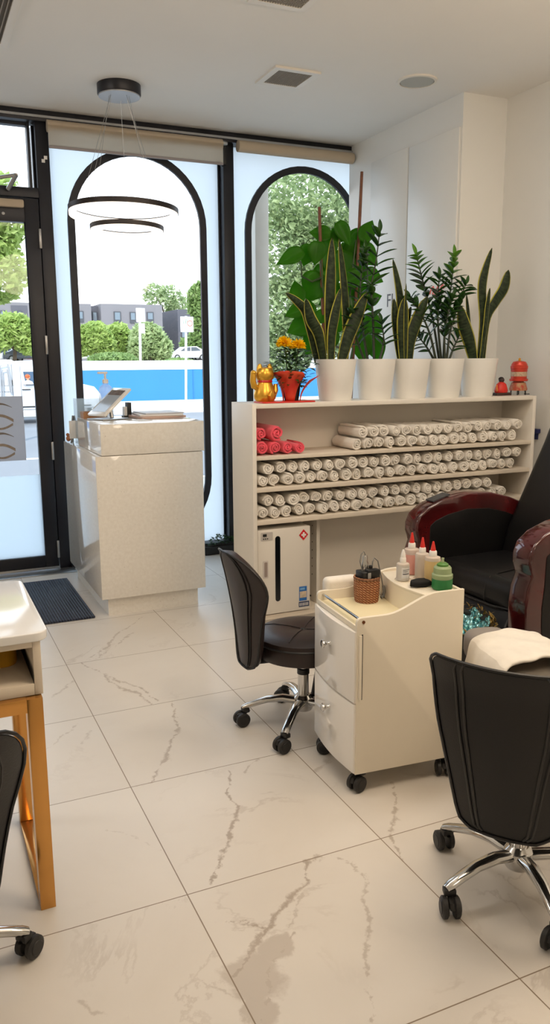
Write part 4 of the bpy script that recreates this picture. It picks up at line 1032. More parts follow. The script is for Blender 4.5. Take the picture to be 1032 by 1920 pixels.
for vv in vines:
    q = [PB(x, y, random.uniform(-.03, .03)) for x, y in vv]
    MB().tube(q, [.008, .007, .006, .004], 8).build('vine', mSTEM, bp_)
def biglea(x, y, L, W, ang, dy, tilt, idx):
    """one broad leaf: centre px, length and width px, direction of the tip in the photo (degrees, 0 right, 90 up)"""
    k = pxm(x, y, BY)*1.22; c = PB(x, y, dy); a = math.radians(ang)
    d = (_r*math.cos(a)+_u*math.sin(a)); d = (d + _f*tilt).normalized(); nv = -_f; s_ = d.cross(nv).normalized(); n = s_.cross(d)
    rows = []
    for i in range(11):
        t = i/10; hw = W*k/2*(math.sin(PI*min(1, t*.92+.08)**.75)) if i < 10 else .001
        m = c + d*((t-.5)*L*k) - n*(.12*L*k*(t-.4)**2)
        rows.append([m + s_*(u*hw) + n*(abs(u)*hw*.28) for u in (-1, -.6, -.25, 0, .25, .6, 1)])
    b = MB(); b.grid(rows); return b.build('leaf', mBIG, bp_, solid=.0016)
LEAVES = [(544, 483, 46, 26, 205, 0, .1), (576, 479, 34, 30, 250, .05, .3), (594, 475, 36, 30, 260, -.02, .2), (600, 438, 34, 26, 170, .02, .1), (613, 470, 60, 34, 265, .03, .1), (632, 440, 30, 26, 120, .02, .3), (645, 438, 40, 24, 300, -.03, .2), (664, 458, 54, 36, 220, .04, .2), (690, 432, 40, 26, 65, -.04, .2),
          (590, 540, 48, 50, 240, .03, .2), (613, 530, 60, 44, 280, .05, .1), (557, 547, 40, 26, 100, .02, .2), (553, 585, 34, 24, 200, -.02, .2), (565, 612, 50, 38, 200, .02, .3), (583, 577, 26, 18, 90, .03, .2), (605, 590, 30, 22, 60, .0, .3), (585, 645, 40, 34, 240, .03, .2), (640, 500, 50, 40, 250, .06, .2), (668, 500, 54, 40, 300, .06, .1), (690, 480, 44, 34, 320, .03, .2),
          (655, 560, 50, 40, 260, .05, .2), (685, 560, 44, 36, 300, .03, .2), (640, 600, 50, 42, 240, .06, .2), (668, 625, 46, 36, 280, .04, .2), (700, 610, 40, 34, 330, .02, .2), (612, 640, 44, 34, 230, .04, .1), (680, 650, 50, 40, 270, .03, .2), (650, 475, 40, 34, 110, .08, .1), (625, 560, 50, 44, 200, .08, .2), (700, 520, 36, 28, 340, .03, .2), (706, 655, 44, 32, 290, .0, .2), (658, 525, 40, 30, 200, -.05, .1), (700, 560, 30, 24, 20, .0, .1)]
for i, q in enumerate(LEAVES): biglea(*q, i)

# marigold in a red paper wrap
mg = empty('marigold_plant', 'marigold with two yellow flowers in a flared red paper wrap beside the gold cat', 'potted plant', (atY(547, 735, 3.70).x, 3.70, SZ+.0085))
rw = MB(); rows = []
MB().lathe([(0, 0), (.036, 0), (.048, .09), (.040, .09), (.036, .07), (0, .068)], n=24, cap0=False, cap1=False).build('pot', mPLAS, mg)
def petal(a, w_, h_, out_, m, nm):
    rows = []
    for i in range(9):
        t = i/8; r_ = .045+.012*t+out_*t**2.2; hw = w_*(.6+.55*t)*(1 if i < 8 else .75)
        rows.append([Vector((math.cos(a+u*hw)*r_, math.sin(a+u*hw)*r_, h_*t*(1-.06*u*u*t))) for u in (-1, -.5, 0, .5, 1)])
    b = MB(); b.grid(rows); b.build(nm, m, mg, solid=.0015)
petal(math.radians(-125), .85, .15, .055, mREDP, 'paper_wrap'); petal(math.radians(-30), .6, .125, .085, mREDP, 'paper_wrap'); petal(math.radians(70), .9, .13, .03, mRED, 'paper_wrap'); petal(math.radians(165), .6, .125, .03, mREDP, 'paper_wrap')
rl = random.Random(5); b = MB()
for k in range(330):
    a = rl.uniform(0, 2*PI); h = rl.uniform(.07, .255); rr = rl.uniform(.01, .135)*(1-abs(h-.17)*4.5); base = Vector((math.cos(a)*rr, math.sin(a)*rr*.8, h))
    leaflet(b, base, Vector((math.cos(a), math.sin(a), rl.uniform(-.3, .7))), Vector((0, 0, 1)), rl.uniform(.028, .05), .018)
b.build('foliage', mMARI, mg)
for (x, y, r_) in ((534, 642, .042), (559, 647, .042)):
    c = atY(x, y, 3.70) - mg.location
    MB().tube([(c.x*.3, 0, .06), (c.x*.7, 0, c.z*.6), (c.x, 0, c.z-.02)], .003, 6).build('flower_stem', mSTEM, mg)
    b = MB()
    for k in range(90):
        z = rl.uniform(-.25, 1); a = rl.uniform(0, 2*PI); q = math.sqrt(max(0, 1-z*z)); d = Vector((q*math.cos(a), q*math.sin(a), z*.75))
        leaflet(b, c+d*r_*.25+Vector((0, 0, -.008)), d, Vector((rl.uniform(-1, 1), rl.uniform(-1, 1), .3)).normalized(), r_*.8, .015, .3)
    b.build('flower', mMARF, mg)

# lucky cat on its red tray
ty = MB().prism(rrect(-.150, .150, -.065, .065, .02), 0, .008, 'xy', .003).build('red_tray', mRED, None, (1.725, 3.69, SZ), math.radians(3)); tag(ty, 'flat red tray under the gold cat at the left end of the shelf', 'tray')
ct = empty('beckoning_cat', 'gold beckoning cat figurine seen from behind on the red tray', 'figurine', (atY(497, 735, 3.70).x, 3.70, SZ+.008), math.radians(0))
b = MB().lathe([(0, 0), (.046, 0), (.056, .015), (.058, .035), (.050, .06), (.040, .085), (.036, .098), (.030, .105)], n=28, sy=.85)
b.lathe([(.030, .098), (.042, .108), (.048, .128), (.046, .147), (.034, .163), (.0, .170)], n=28, sy=.9)
b.tube([(.045, .0, .025), (.058, .0, .055), (.058, .0, .085)], [.016, .015, .010], 10)
b.build('body', mGOLD, ct)
for sx_ in (-1, 1):
    MB().lathe([(.018, 0), (.016, .016), (.008, .032), (.0, .036)], (sx_*.027, 0, .150), 14, sy=.6).build('ear', mGOLD, ct)
MB().tube([(-.040, .0, .065), (-.060, -.004, .075), (-.066, -.004, .10), (-.064, -.004, .138)], [.014, .0165, .0155, .0135], 12).sphere((-.063, -.004, .14), .0145).build('raised_arm', mGOLD, ct)
MB().lathe([(.0375, .093), (.040, .098), (.0375, .104)], n=24, cap0=False, cap1=False, sy=.9).build('collar', mRED, ct)
MB().tube([(.01, -.048, .01), (.0, -.058, .03), (.012, -.054, .05)], [.009, .010, .006], 8).build('tail', mGOLD, ct)

# seated figure and prayer wheel at the right end
fgx = atY(940, 735, 3.74)
f2 = empty('seated_figurine', 'small red-robed seated figurine on a dark base at the right end of the shelf', 'figurine', (fgx.x, 3.74, SZ))
MB().prism(rrect(-.056, .056, -.032, .032, .008), 0, .016, 'xy', .002).build('base', mat('dark carved base', (64, 40, 32), .5, var=.3, vscale=40), f2)
MB().lathe([(.0, .016), (.038, .016), (.042, .026), (.037, .045), (.030, .065), (.012, .078)], n=22, sy=.8).build('robe', mat('red robe', (214, 44, 34), .45, var=.2, vscale=30), f2)
hh_ = MB().sphere((0, 0, .088), .0165, n=16).build('head', mat('dark head', (58, 44, 40), .5), f2)
MB().sphere((0, .003, .094), .0165, sz=.75, n=14).build('hair', mDARKH, f2)
MB().tube([(-.036, -.01, .025), (-.043, -.012, .045), (-.042, -.012, .062)], [.007, .006, .004], 8).build('candle', mat('amber', (214, 120, 60), .4), f2)
pw = empty('prayer_wheel', 'red drum-shaped prayer wheel lamp with gold bands at the far right of the shelf', 'ornament', (atY(972, 735, 3.74).x, 3.74, SZ))
mREDM = mat('red metallic', (206, 66, 48), .3, metal=.3, var=.15, vscale=30); mBAND = mat('pale relief band', (206, 178, 150), .4, var=.35, vscale=90)
MB().lathe([(.0, .026), (.05, .026), (.052, .036), (.040, .072), (.030, .076), (.030, .082)], n=28).build('base', mat('red carved base', (178, 60, 46), .4, c2=(176, 140, 96), vscale=60), pw)
for k in range(4):
    a = PI/4+k*PI/2; MB().tube([(.042*math.cos(a), .042*math.sin(a), 0), (.040*math.cos(a), .040*math.sin(a), .028)], .004, 6).build('leg', mPLAS, pw)
MB().lathe([(.050, .080), (.053, .083), (.053, .093), (.046, .095), (.046, .108)], n=32, cap1=False).build('lower_rim', mREDM, pw)
MB().lathe([(.0465, .108), (.0465, .134)], n=32, cap0=False, cap1=False).build('relief_band', mBAND, pw)
MB().lathe([(.046, .134), (.0475, .136), (.0475, .150), (.050, .152), (.050, .168), (.046, .170), (.046, .176), (.036, .192), (.012, .198), (0, .199)], n=32, cap0=False).build('drum_top', mREDM, pw)
MB().lathe([(.010, .197), (.006, .203), (.008, .209), (.0, .216)], n=14).build('finial', mGOLD, pw)
MB().tube([(.045, .0, .005), (.06, -.01, .004), (.075, -.012, .004), (.082, .0, .004)], .0025, 6).build('power_lead', mPLAS, pw)

# little plant on the window ledge
lp = empty('trailing_plant', 'small dark trailing plant on the low black window ledge beside the reception desk', 'plant', (2.02, 5.40, .0))
MB().box(-.16, .10, -.05, .035, 0, .062, .004).build('planter', mPLAS, lp)
MB().box(-.15, .09, -.04, .028, .058, .066).build('soil', mSOIL, lp)
b = MB()
for k in range(120):
    a = rl.uniform(0, 2*PI); x = rl.uniform(-.13, .08); h = .066+rl.uniform(0, .085)*(1-abs(x+.02)*5)
    leaflet(b, Vector((x, rl.uniform(-.045, .02), max(h, .066))), Vector((math.cos(a), math.sin(a), rl.uniform(-.2, .6))), Vector((0, 0, 1)), .026, .017)
b.build('foliage', mMARI, lp)
#@@PART4
# ================================================================== TROLLEY
CO = Vector((1.213, 2.066, 0)); CR = math.radians(-4.8)
ca = empty('nail_trolley', 'white nail trolley on black castors with curved sides and two drawers', 'trolley', CO, CR)
CL, CW = .385, .335
def L2(x, y, z):
    """photo pixel-free local trolley point to world"""
    return CO + Matrix.Rotation(CR, 3, 'Z') @ Vector((x, y, z))
def top_curve(x):
    t = min(1, max(0, (x-.10)/.19)); return .602 + .056*(t*t*(3-2*t))
sp_ = [(0, .072), (0, .585)] + [(.018-.018*math.cos(a), .587+.015*math.sin(a)) for a in (PI*.15, PI*.3, PI*.42)] + [(x/100, top_curve(x/100)) for x in range(3, 38, 2)] + [(CL, top_curve(.38)), (CL, .072)]
for y0 in (0, CW-.014): MB().prism(sp_, y0, y0+.014, 'xz', .002, 2).build('side_panel', mCARTW, ca)
MB().box(.012, CL, .014, CW-.014, .072, .088).box(CL-.012, CL, .014, CW-.014, .088, .655, .002).build('carcass', mCARTW, ca)
MB().box(.006, .232, .014, CW-.014, .558, .568).build('tray', mat('cream tray', (236, 226, 190), .25), ca)
def bow_front(z0, z1, name):
    n = 12; poly = [(.012, .004), (.012, CW-.004)] + [(-.006-.014*math.sin(PI*k/n), CW-.004-(CW-.008)*k/n) for k in range(n+1)]
    o = MB().prism(poly, z0, z1, 'xy', .002, 2).build(name, mGLOSSW, ca); return o
for z0, z1, zk in ((.318, .556, .468), (.076, .312, .243)):
    d_ = bow_front(z0, z1, 'drawer')
    MB().lathe([(.005, -.050), (.013, -.048), (.014, -.043), (.006, -.034), (.005, -.024), (.008, -.018)], (0, CW*.5, zk), 18, 'x').build('knob', mCHROME, d_)
MB().box(.0, .006, .014, CW-.014, .557, .574, .001).build('tray_lip', mCARTW, ca)
MB().prism([(.006, .335), (.006, .545), (.016, .545), (.016, .335), (.011, .328)], -.006, 0, 'xz', .001).build('edge_strip', mCARTW, ca)
MB().box(.0165, .0205, -.0008, .0004, .33, .548).build('edge_gap', mDARKH, ca)
MB().tube([(.022, -.0005, .588), (.022, CW+.0005, .588)], .005, 10).build('push_rail', mCHROME, ca)
MB().lathe([(.0055, -.0018), (.0055, 0)], (.022, 0, .588), 12, 'y').build('rail_screw', mat('rusty screw', (120, 72, 40), .5, metal=.5), ca)
# raised rear board with a curved front edge and bottle holes
n = 14
fe = [(.250-.028*math.sin(PI*k/n), .014+(CW-.028)*k/n) for k in range(n+1)]
brd = MB().prism(fe+[(CL-.012, CW-.014), (CL-.012, .014)], .640, .648, 'xy', .001).prism(fe+[(x+.006, y) for x, y in fe[::-1]], .568, .640, 'xy').build('bottle_rack', mCARTW, ca)
for (x, y) in ((.334, .262), (.338, .195), (.338, .125), (.333, .056), (.268, .20), (.285, .115)):
    MB().lathe([(.029, .646), (.031, .648), (.031, .650), (.029, .650)], (x, y, 0), 28, cap0=False, cap1=False).build('hole_rim', mCARTW, brd)
def castor(parent, x, y, ang, h=.072, r=.027, name='castor'):
    o = MB().box(-.013, .013, -.016, .016, h-.020, h-.002, .004).lathe([(.008, h-.006), (.008, h)], n=10).prism([(-.02, h-.018), (.034, h-.024), (.040, h-.04), (.030, .034), (-.008, .05)], -.006, .006, 'xz', .002).build(name, mPLAS, parent, (x, y, 0), ang)
    for sy in (-1, 1):
        MB().lathe([(0, -.008), (r-.005, -.0085), (r, -.005), (r, .005), (r-.005, .0085), (0, .008)], (.016, sy*.0155, r), 22, 'y').build('wheel', mat('castor tread', (34, 32, 31), .5) if sy < 0 else bpy.data.materials['castor tread'], o)
        MB().lathe([(r*.66, sy*.0087), (r*.6, sy*.0105), (0, sy*.0105)], (.016, sy*.0155, r), 18, 'y').build('hub_cap', mGREYP if False else mPLAS, o)
    return o
for x, y, a in ((.035, .035, 200), (.035, CW-.035, 160), (CL-.04, .035, 250), (CL-.04, CW-.035, 120)): castor(ca, x, y, math.radians(a))

# things on the trolley
def on_cart(name, label, cat, px_, py_, z, rot=0.0, group=None):
    p = L2(px_, py_, z); return empty(name, label, cat, (p.x, p.y, z), rot, group)
bk = on_cart('basket', 'round woven rattan basket at the front of the trolley tray', 'basket', .160, .262, .5685)
MB().lathe([(0, 0), (.041, 0), (.043, .01), (.0455, .05), (.0455, .083), (.042, .085), (.0415, .03), (0, .012)], n=40, cap0=False, cap1=False).build('basket_body', mBASK, bk)
MB().lathe([(.0455, .080), (.0475, .084), (.0455, .089), (.042, .089), (.041, .084)], n=40, cap0=False, cap1=False).build('woven_rim', mBASK, bk)
nd = on_cart('nail_drill', 'black nail drill control box with a silver handpiece inside the basket', 'nail drill', .160, .262, .585)
MB().box(-.030, .026, -.028, .028, 0, .092, .004).box(-.012, .034, -.034, -.005, .055, .100, .004).build('control_box', mPLAS, nd)
MB().box(-.016, -.004, -.0345, -.0335, .072, .092).build('display', mat('drill display', (150, 150, 150), .2), nd)
MB().lathe([(.010, .06), (.0115, .10), (.0115, .118), (.009, .124), (.009, .140), (.006, .146)], (-.005, .006, 0), 16).build('handpiece', mCHROME, nd)
MB().lathe([(.007, .09), (.007, .108), (.004, .110)], (.012, -.004, 0), 12).build('dial', mPLAS, nd)
MB().tube([(-.018, .0, .09), (-.026, .004, .125), (-.020, .006, .150), (-.010, .006, .160), (-.004, .006, .145)], .0018, 6).tube([(.020, .0, .09), (.022, .0, .120), (.032, .004, .132), (.044, .0, .12), (.058, -.002, .06), (.066, -.004, .02)], .0022, 6).build('cable', mGREYP, nd)
MB().tube([(.066, -.004, .030), (.068, -.006, .008), (.062, -.010, -.006), (.052, -.012, -.009)], .0055, 8).build('cable_boot', mGREYP, nd)
def dropper(label, px_, py_, r, h, liq, tipm, capm, fill, zt, z=.6505):
    e = on_cart('squeeze_bottle', label, 'bottle', px_, py_, z, group='squeeze bottles on the trolley')
    mB = mCLEARB
    MB().lathe([(0, 0), (r-.003, 0), (r, .004), (r, h*.88), (r*.9, h*.96), (r*.42, h), (0, h)], n=28, cap0=False, cap1=False).build('bottle_body', liq[0], e)
    MB().lathe([(r*1.004, h*fill), (r*1.004, h*.88), (r*.905, h*.965), (r*.43, h*1.003)], n=28, cap0=False, cap1=False).build('clear_shoulder', mB, e)
    MB().lathe([(r*.46, h), (r*.48, h+.002), (r*.46, h+.016), (r*.38, h+.019), (0, h+.019)], n=20, cap0=False).build('cap', capm, e)
    MB().lathe([(.0085, h+.019), (.0085, h+.024), (.0065, h+.034), (.003, zt), (0, zt+.001)], n=14, cap0=False).build('tip', tipm, e)
    return e
mCLEARB = liquid('cloudy plastic', (226, 216, 206)); mTIP = mat('red tip', (214, 48, 40), .35)
pkl = dropper('tall squeeze bottle of pink liquid with a red tip, furthest left of the red-tipped ones',   .334, .262, .0275, .092, (liquid('pink liquid', (232, 178, 166)),), mTIP, mPAPER, .78, .147)
dropper('squeeze bottle of clear liquid with a red tip, between the pink and the yellow bottle',   .338, .195, .0245, .090, (liquid('clear liquid', (222, 212, 200)),), mTIP, mPAPER, .8, .143)
dropper('squeeze bottle of yellowish liquid with a red tip behind the green bottle',  .338, .125, .0275, .094, (liquid('straw liquid', (228, 204, 150)),), mTIP, mPAPER, .85, .144)
wbt = dropper('short white bottle with a printed label and white nozzle behind the black pad',  .262, .192, .0225, .062, (liquid('white bottle', (226, 222, 216)),), mPAPER, mPAPER, .9, .107)
lbm = mat('bottle label', (222, 222, 224), .5)
pb = MB(); rows = [[(.0228*math.sin(a), -.0228*math.cos(a), z) for a in [(-1.0+k*.2) for k in range(11)]] for z in (.012, .048)]
pb.grid(rows); lbo = pb.build('label', lbm, wbt); lbo.rotation_euler = (0, 0, .25)
pb = MB()
for z, w_ in ((.040, .8), (.034, .5), (.027, .7), (.0245, .7)):
    pb.grid([[(.0230*math.sin(a), -.0230*math.cos(a), zz) for a in [(-.85+k*w_*.2) for k in range(9)]] for zz in (z, z+.0016)])
pbo = pb.build('label_print', mat('label print', (60, 60, 84), .5), lbo)
gb = on_cart('soap_bottle', 'squat bottle of green liquid with a wide lid at the trolley corner', 'bottle', .333, .054, .6505)
MB().lathe([(0, 0), (.031, 0), (.034, .004), (.034, .034), (.033, .036), (0, .036)], n=32, cap0=False, cap1=False).build('bottle_body', liquid('green liquid', (62, 142, 82)), gb)
MB().lathe([(.033, .036), (.0345, .039), (.0345, .050), (.030, .054), (.029, .072), (.024, .078), (0, .078)], n=32, cap0=False).build('shoulder', liquid('pale green plastic', (178, 196, 152)), gb)
MB().lathe([(.019, .078), (.019, .084), (.010, .090), (.0, .090)], n=24, cap0=False).build('lid', liquid('green lid', (110, 160, 84)), gb)
MB().lathe([(.005, .088), (.004, .100), (.005, .104), (0, .105)], n=12, cap0=False).build('nozzle', liquid('pale nozzle', (196, 204, 170)), gb)
pdm = on_cart('dust_pad', 'black fabric pad lying between the white bottle and the green bottle', 'pad', .285, .112, .651)
MB().prism([(-.045, -.005), (-.03, -.022), (.0, -.03), (.03, -.024), (.036, .0), (.047, .018), (.01, .030), (-.025, .022)], 0, .018, 'xy', .007, 3).build('pad_body', mat('black felt', (14, 13, 14), .95), pdm)
tw2 = MB().box(.035, .165, CW-.010, CW+.040, .49, .640, .018, 4)
o = tw2.build('folded_towel', mTOWEL, None, CO, CR); tag(o, 'folded white towel hanging over the far side of the trolley', 'towel')

# ================================================================== STOOLS
SQ = [(.285, 18), (.30, 25), (.33, 27), (.36, 28), (.45, 31), (.55, 35), (.60, 36), (.65, 36.5), (.70, 36), (.715, 34), (.722, 31)]
def make_stool(label, loc, back_az, base_az, leather, square=False):
    e = empty('salon_stool', label, 'stool', loc, 0, 'low salon stools with winged backs')
    ST = .392
    seat = MB().lathe([(0, ST-.098), (.15, ST-.098), (.178, ST-.090), (.186, ST-.07), (.187, ST-.035), (.180, ST-.014), (.16, ST-.003), (.12, ST+.004), (.06, ST+.004), (.014, ST-.001), (0, ST-.004)], n=56, cap0=False, cap1=False).build('seat', leather, e)
    MB().lathe([(.1865, ST-.034), (.1895, ST-.030), (.186, ST-.026)], n=56, cap0=False, cap1=False).build('piping', mPIPE, seat)
    sm = MB()
    for k in range(4):
        a = math.radians(back_az+45+90*k); sm.tube([(r_*math.cos(a), r_*math.sin(a), z) for r_, z in ((.012, ST+.0), (.06, ST+.0048), (.12, ST+.0048), (.16, ST-.002))], .0016, 5)
    sm.lathe([(.010, ST-.002), (.006, ST+.003), (0, ST+.004)], n=12)
    sm.build('tuft_seam', mPIPE, seat)
    # winged backrest shell
    def half(z):
        ks = SQ if square else [(.285, 10), (.30, 19), (.33, 23), (.36, 25), (.45, 29), (.52, 33), (.57, 38), (.61, 39), (.65, 35), (.68, 29), (.70, 23), (.714, 15), (.722, 6)]
        for (z0, w0), (z1, w1) in zip(ks, ks[1:]):
            if z <= z1: return w0+(w1-w0)*max(0, (z-z0)/(z1-z0))
        return ks[-1][1]
    zs = [.285, .292, .302, .315, .335, .36, .39, .43, .47, .51, .55, .59, .625, .655, .68, .70, .712, .719, .722]
    ss = [-1, -.97, -.9, -.78, -.6, -.4, -.2, 0, .2, .4, .6, .78, .9, .97, 1]
    def pt(z, s_, inner):
        a = math.radians(back_az+half(z)*s_); t = (z-.285)/.437
        r_ = (.245+.058*t + .006*math.sin(PI*t)) if square else (.250+.066*t - .012*math.sin(PI*t))
        th = .045*(1-abs(s_)**4)*(math.sin(PI*min(1, max(0, t*.92+.05)))**.6)+(.012 if square else .030*(1-.55*abs(s_)**6))
        if square and t > .85: r_ += .012*((t-.85)/.15)
        if inner: r_ -= th
        return Vector((r_*math.cos(a), r_*math.sin(a), z))
    b = MB(); A = b.grid([[pt(z, s_, 0) for s_ in ss] for z in zs]); B = b.grid([[pt(z, s_, 1) for s_ in ss] for z in zs])
    per = lambda V: [V[0][j] for j in range(len(ss))] + [V[i][-1] for i in range(1, len(zs))] + [V[-1][j] for j in range(len(ss)-2, -1, -1)] + [V[i][0] for i in range(len(zs)-2, 0, -1)]
    b.bridge(per(A), per(B))
    bk_ = b.build('backrest', leather, e, sub=1, angle=80)
    rim = [pt(z, -1, 0) for z in zs] + [pt(zs[-1], s_, 0) for s_ in ss[1:-1]] + [pt(z, 1, 0) for z in reversed(zs)] + [pt(zs[0], s_, 0) for s_ in reversed(ss[1:-1])]
    rim = [p*1.006 for p in rim]; rim.append(rim[0])
    MB().tube(rim, .004, 6, cap=False).build('piping', mPIPE, bk_)
    for sg in (-1, 1):
        for ds in (.52, .62):
            MB().tube([pt(z, sg*ds, 0)*1.004 for z in zs[1:-1]], .0032, 6).build('seam', mPIPE, bk_)
    a = math.radians(back_az); 
    MB().tube([(.10*math.cos(a), .10*math.sin(a), ST-.105), (.20*math.cos(a), .20*math.sin(a), ST-.10), (.222*math.cos(a), .222*math.sin(a), ST-.04)], .012, 8).build('back_bracket', mPLAS, e)
    MB().lathe([(.021, .10), (.021, .215), (.016, .218), (.016, ST-.10)], n=24).build('gas_column', mCHROME, e)
    MB().lathe([(.024, .213), (.024, .232), (.019, .234)], n=20, cap0=False).lathe([(.06, ST-.108), (.06, ST-.098)], n=24).build('column_collar', mPLAS, e)
    a = math.radians(back_az+160)
    MB().tube([(.03*math.cos(a), .03*math.sin(a), ST-.11), (.06*math.cos(a), .06*math.sin(a), ST-.13), (.055*math.cos(a+.3), .055*math.sin(a+.3), .18), (.05*math.cos(a+.3), .05*math.sin(a+.3), .12)], [.009, .009, .011, .016], 8).build('height_lever', mPLAS, e)
    MB().lathe([(.0, .068), (.034, .068), (.040, .08), (.038, .115), (.026, .128), (.0, .13)], n=28).build('base_hub', mCHROME, e)
    for k in range(5):
        a = math.radians(base_az+72*k); c, s_ = math.cos(a), math.sin(a)
        MB().tube([(r_*c, r_*s_, z) for r_, z in ((.02, .102), (.08, .112), (.14, .106), (.19, .09), (.222, .078), (.236, .072))], [.021, .020, .0175, .016, .0155, .012], 12, flat=.72).build('leg', mCHROME, e)
        castor(e, .225*c, .225*s_, a+random.uniform(-1.2, 1.2), .074, .028)
    return e
make_stool('dark brown winged stool standing between the steriliser and the trolley', (1.29, 2.60, 0), 180, 155, mBRN)
make_stool('black winged stool at the lower right with its back turned to us', (1.375, 1.482, 0), 218, 37, mBLK, True)
make_stool('black stool at the left edge, pulled up to the gold-legged table', (-.085, 1.745, 0), 286, 5, mBLK)

# ================================================================== MANICURE TABLE
mt_ = empty('manicure_table', 'white manicure table with open cubby and gold legs at the left edge', 'table', (0, 0, 0))
def rr4(x0, x1, y0, y1, r): return rrect(x0, x1, y0, y1, r)
MB().prism(rr4(-.90, .262, 1.935, 2.46, .035), .722, .745, 'xy', .003, 3).build('tabletop', mat('white stone top', (232, 232, 232), .1, spec=.7, var=.02), mt_)
mBX = mat('white table body', (220, 208, 190), .5, var=.02)
b = MB(); b.box(.222, .242, 1.945, 2.42, .582, .722, .002).box(-.88, .222, 1.945, 2.42, .582, .612, .002).box(-.88, .222, 1.945, 2.42, .706, .722).box(-.88, -.86, 1.945, 2.42, .612, .706).box(-.86, .222, 2.28, 2.30, .612, .706).box(-.20, -.18, 1.95, 2.28, .612, .706)
b.build('body', mBX, mt_)
for x0 in (.199, -.87):
    MB().box(x0, x0+.038, 1.925, 1.965, 0, .581, .001).build('leg', mGOLDLEG, mt_)
    MB().box(x0, x0+.038, 2.34, 2.38, 0, .581, .001).build('leg', mGOLDLEG, mt_)
    MB().box(x0, x0+.038, 1.966, 2.339, 0, .016, .001).build('foot_rail', mGOLDLEG, mt_)
MB().box(-.832, .199, 1.925, 1.965, .546, .582, .001).build('front_rail', mGOLDLEG, mt_)
yj = MB().lathe([(0, 0), (.034, 0), (.036, .006), (.036, .062), (.030, .068), (.030, .078), (0, .080)], n=28, cap0=False, cap1=False).build('yellow_jar', mYEL, None, (.165, 2.12, .6125)); tag(yj, 'yellow jar standing inside the open cubby of the manicure table', 'jar')
wc = MB().lathe([(0, 0), (.026, 0), (.031, .055), (.028, .055), (.024, .004), (0, .004)], n=28, cap0=False, cap1=False).build('white_cup', mPAPER, None, (.115, 2.03, .6125)); tag(wc, 'white cup in front of the yellow jar in the table cubby', 'cup')

# ================================================================== PEDICURE CHAIR
pcx = empty('pedicure_chair', 'black leather pedicure massage chair with glossy burgundy scrolled armrests', 'armchair', (0, 0, 0))
AO = [(2.12, .06), (2.075, .16), (2.045, .25), (2.03, .36), (2.026, .45), (2.034, .525), (2.052, .572), (2.046, .594), (2.036, .62), (2.037, .66), (2.054, .70), (2.105, .737), (2.19, .767), (2.31, .787), (2.45, .779), (2.565, .751), (2.68, .705), (2.76, .65), (2.80, .58), (2.80, .06)]
def inset_poly(poly, d):
    n = len(poly); outp = []
    ar = sum(poly[i][0]*poly[(i+1) % n][1]-poly[(i+1) % n][0]*poly[i][1] for i in range(n))
    sg = 1 if ar > 0 else -1
    for i in range(n):
        p0, p1, p2 = Vector(poly[i-1]), Vector(poly[i]), Vector(poly[(i+1) % n])
        n1 = Vector((-(p1-p0).y, (p1-p0).x)).normalized()*sg; n2 = Vector((-(p2-p1).y, (p2-p1).x)).normalized()*sg
        m = (n1+n2); m = m.normalized()*(d/max(.5, m.normalized().dot(n1))); outp.append((p1.x+m.x, p1.y+m.y))
    return outp
for (y0, y1, dx) in ((2.955, 3.055, 0), (2.275, 2.385, .055)):
    poly = [(x+dx, z) for x, z in AO]
    am = MB().prism(poly, y0, y1, 'xz', .012, 3).build('armrest', mWOODR, pcx, angle=50)
    ip = inset_poly([(x+dx, z) for x, z in AO if not (.56 < z < .60)], .075)
    MB().prism(ip, y0-.004, y1+.004, 'xz', .003).build('side_panel', mBLK, am)
rc_ = MB().prism([(2.14, .752), (2.23, .779), (2.232, .784), (2.138, .758)], 2.975, 3.035, 'xz').build('remote_control', mat('remote keypad', (70, 72, 76), .4, var=.3, vscale=80), pcx)
MB().box(2.13, 2.74, 2.39, 2.95, .375, .505, .05, 4).build('seat', mBLK, pcx, angle=60)
sp2 = MB().tube([(2.145, 2.42, .398), (2.122, 2.52, .392), (2.118, 2.67, .392), (2.122, 2.82, .392), (2.145, 2.92, .398)], .005, 8).tube([(2.16, 2.58, .503), (2.133, 2.58, .47), (2.126, 2.58, .42), (2.130, 2.58, .392)], .0025, 6).tube([(2.17, 2.42, .500), (2.19, 2.58, .507), (2.3, 2.60, .508), (2.6, 2.60, .507)], .0025, 6).build('piping', mPIPE, pcx)
MB().prism([(2.14, .385), (2.20, .36), (2.14, .12), (2.06, .10), (2.03, .16), (2.08, .30)], 2.41, 2.93, 'xz', .02, 3).build('leg_rest', mBLK, pcx, angle=60)
bp2 = [(2.50, .46), (2.53, .60), (2.595, .74), (2.665, .88), (2.73, 1.01), (2.785, 1.138), (2.85, 1.30), (2.90, 1.36), (2.98, 1.34), (2.99, 1.25), (2.90, .95), (2.80, .60), (2.74, .45)]
MB().prism(bp2, 2.40, 2.95, 'xz', .045, 4).build('backrest', mBLK, pcx, angle=60)
MB().box(2.16, 2.80, 2.386, 2.954, .0, .37, .01).build('base', mPLAS, pcx)

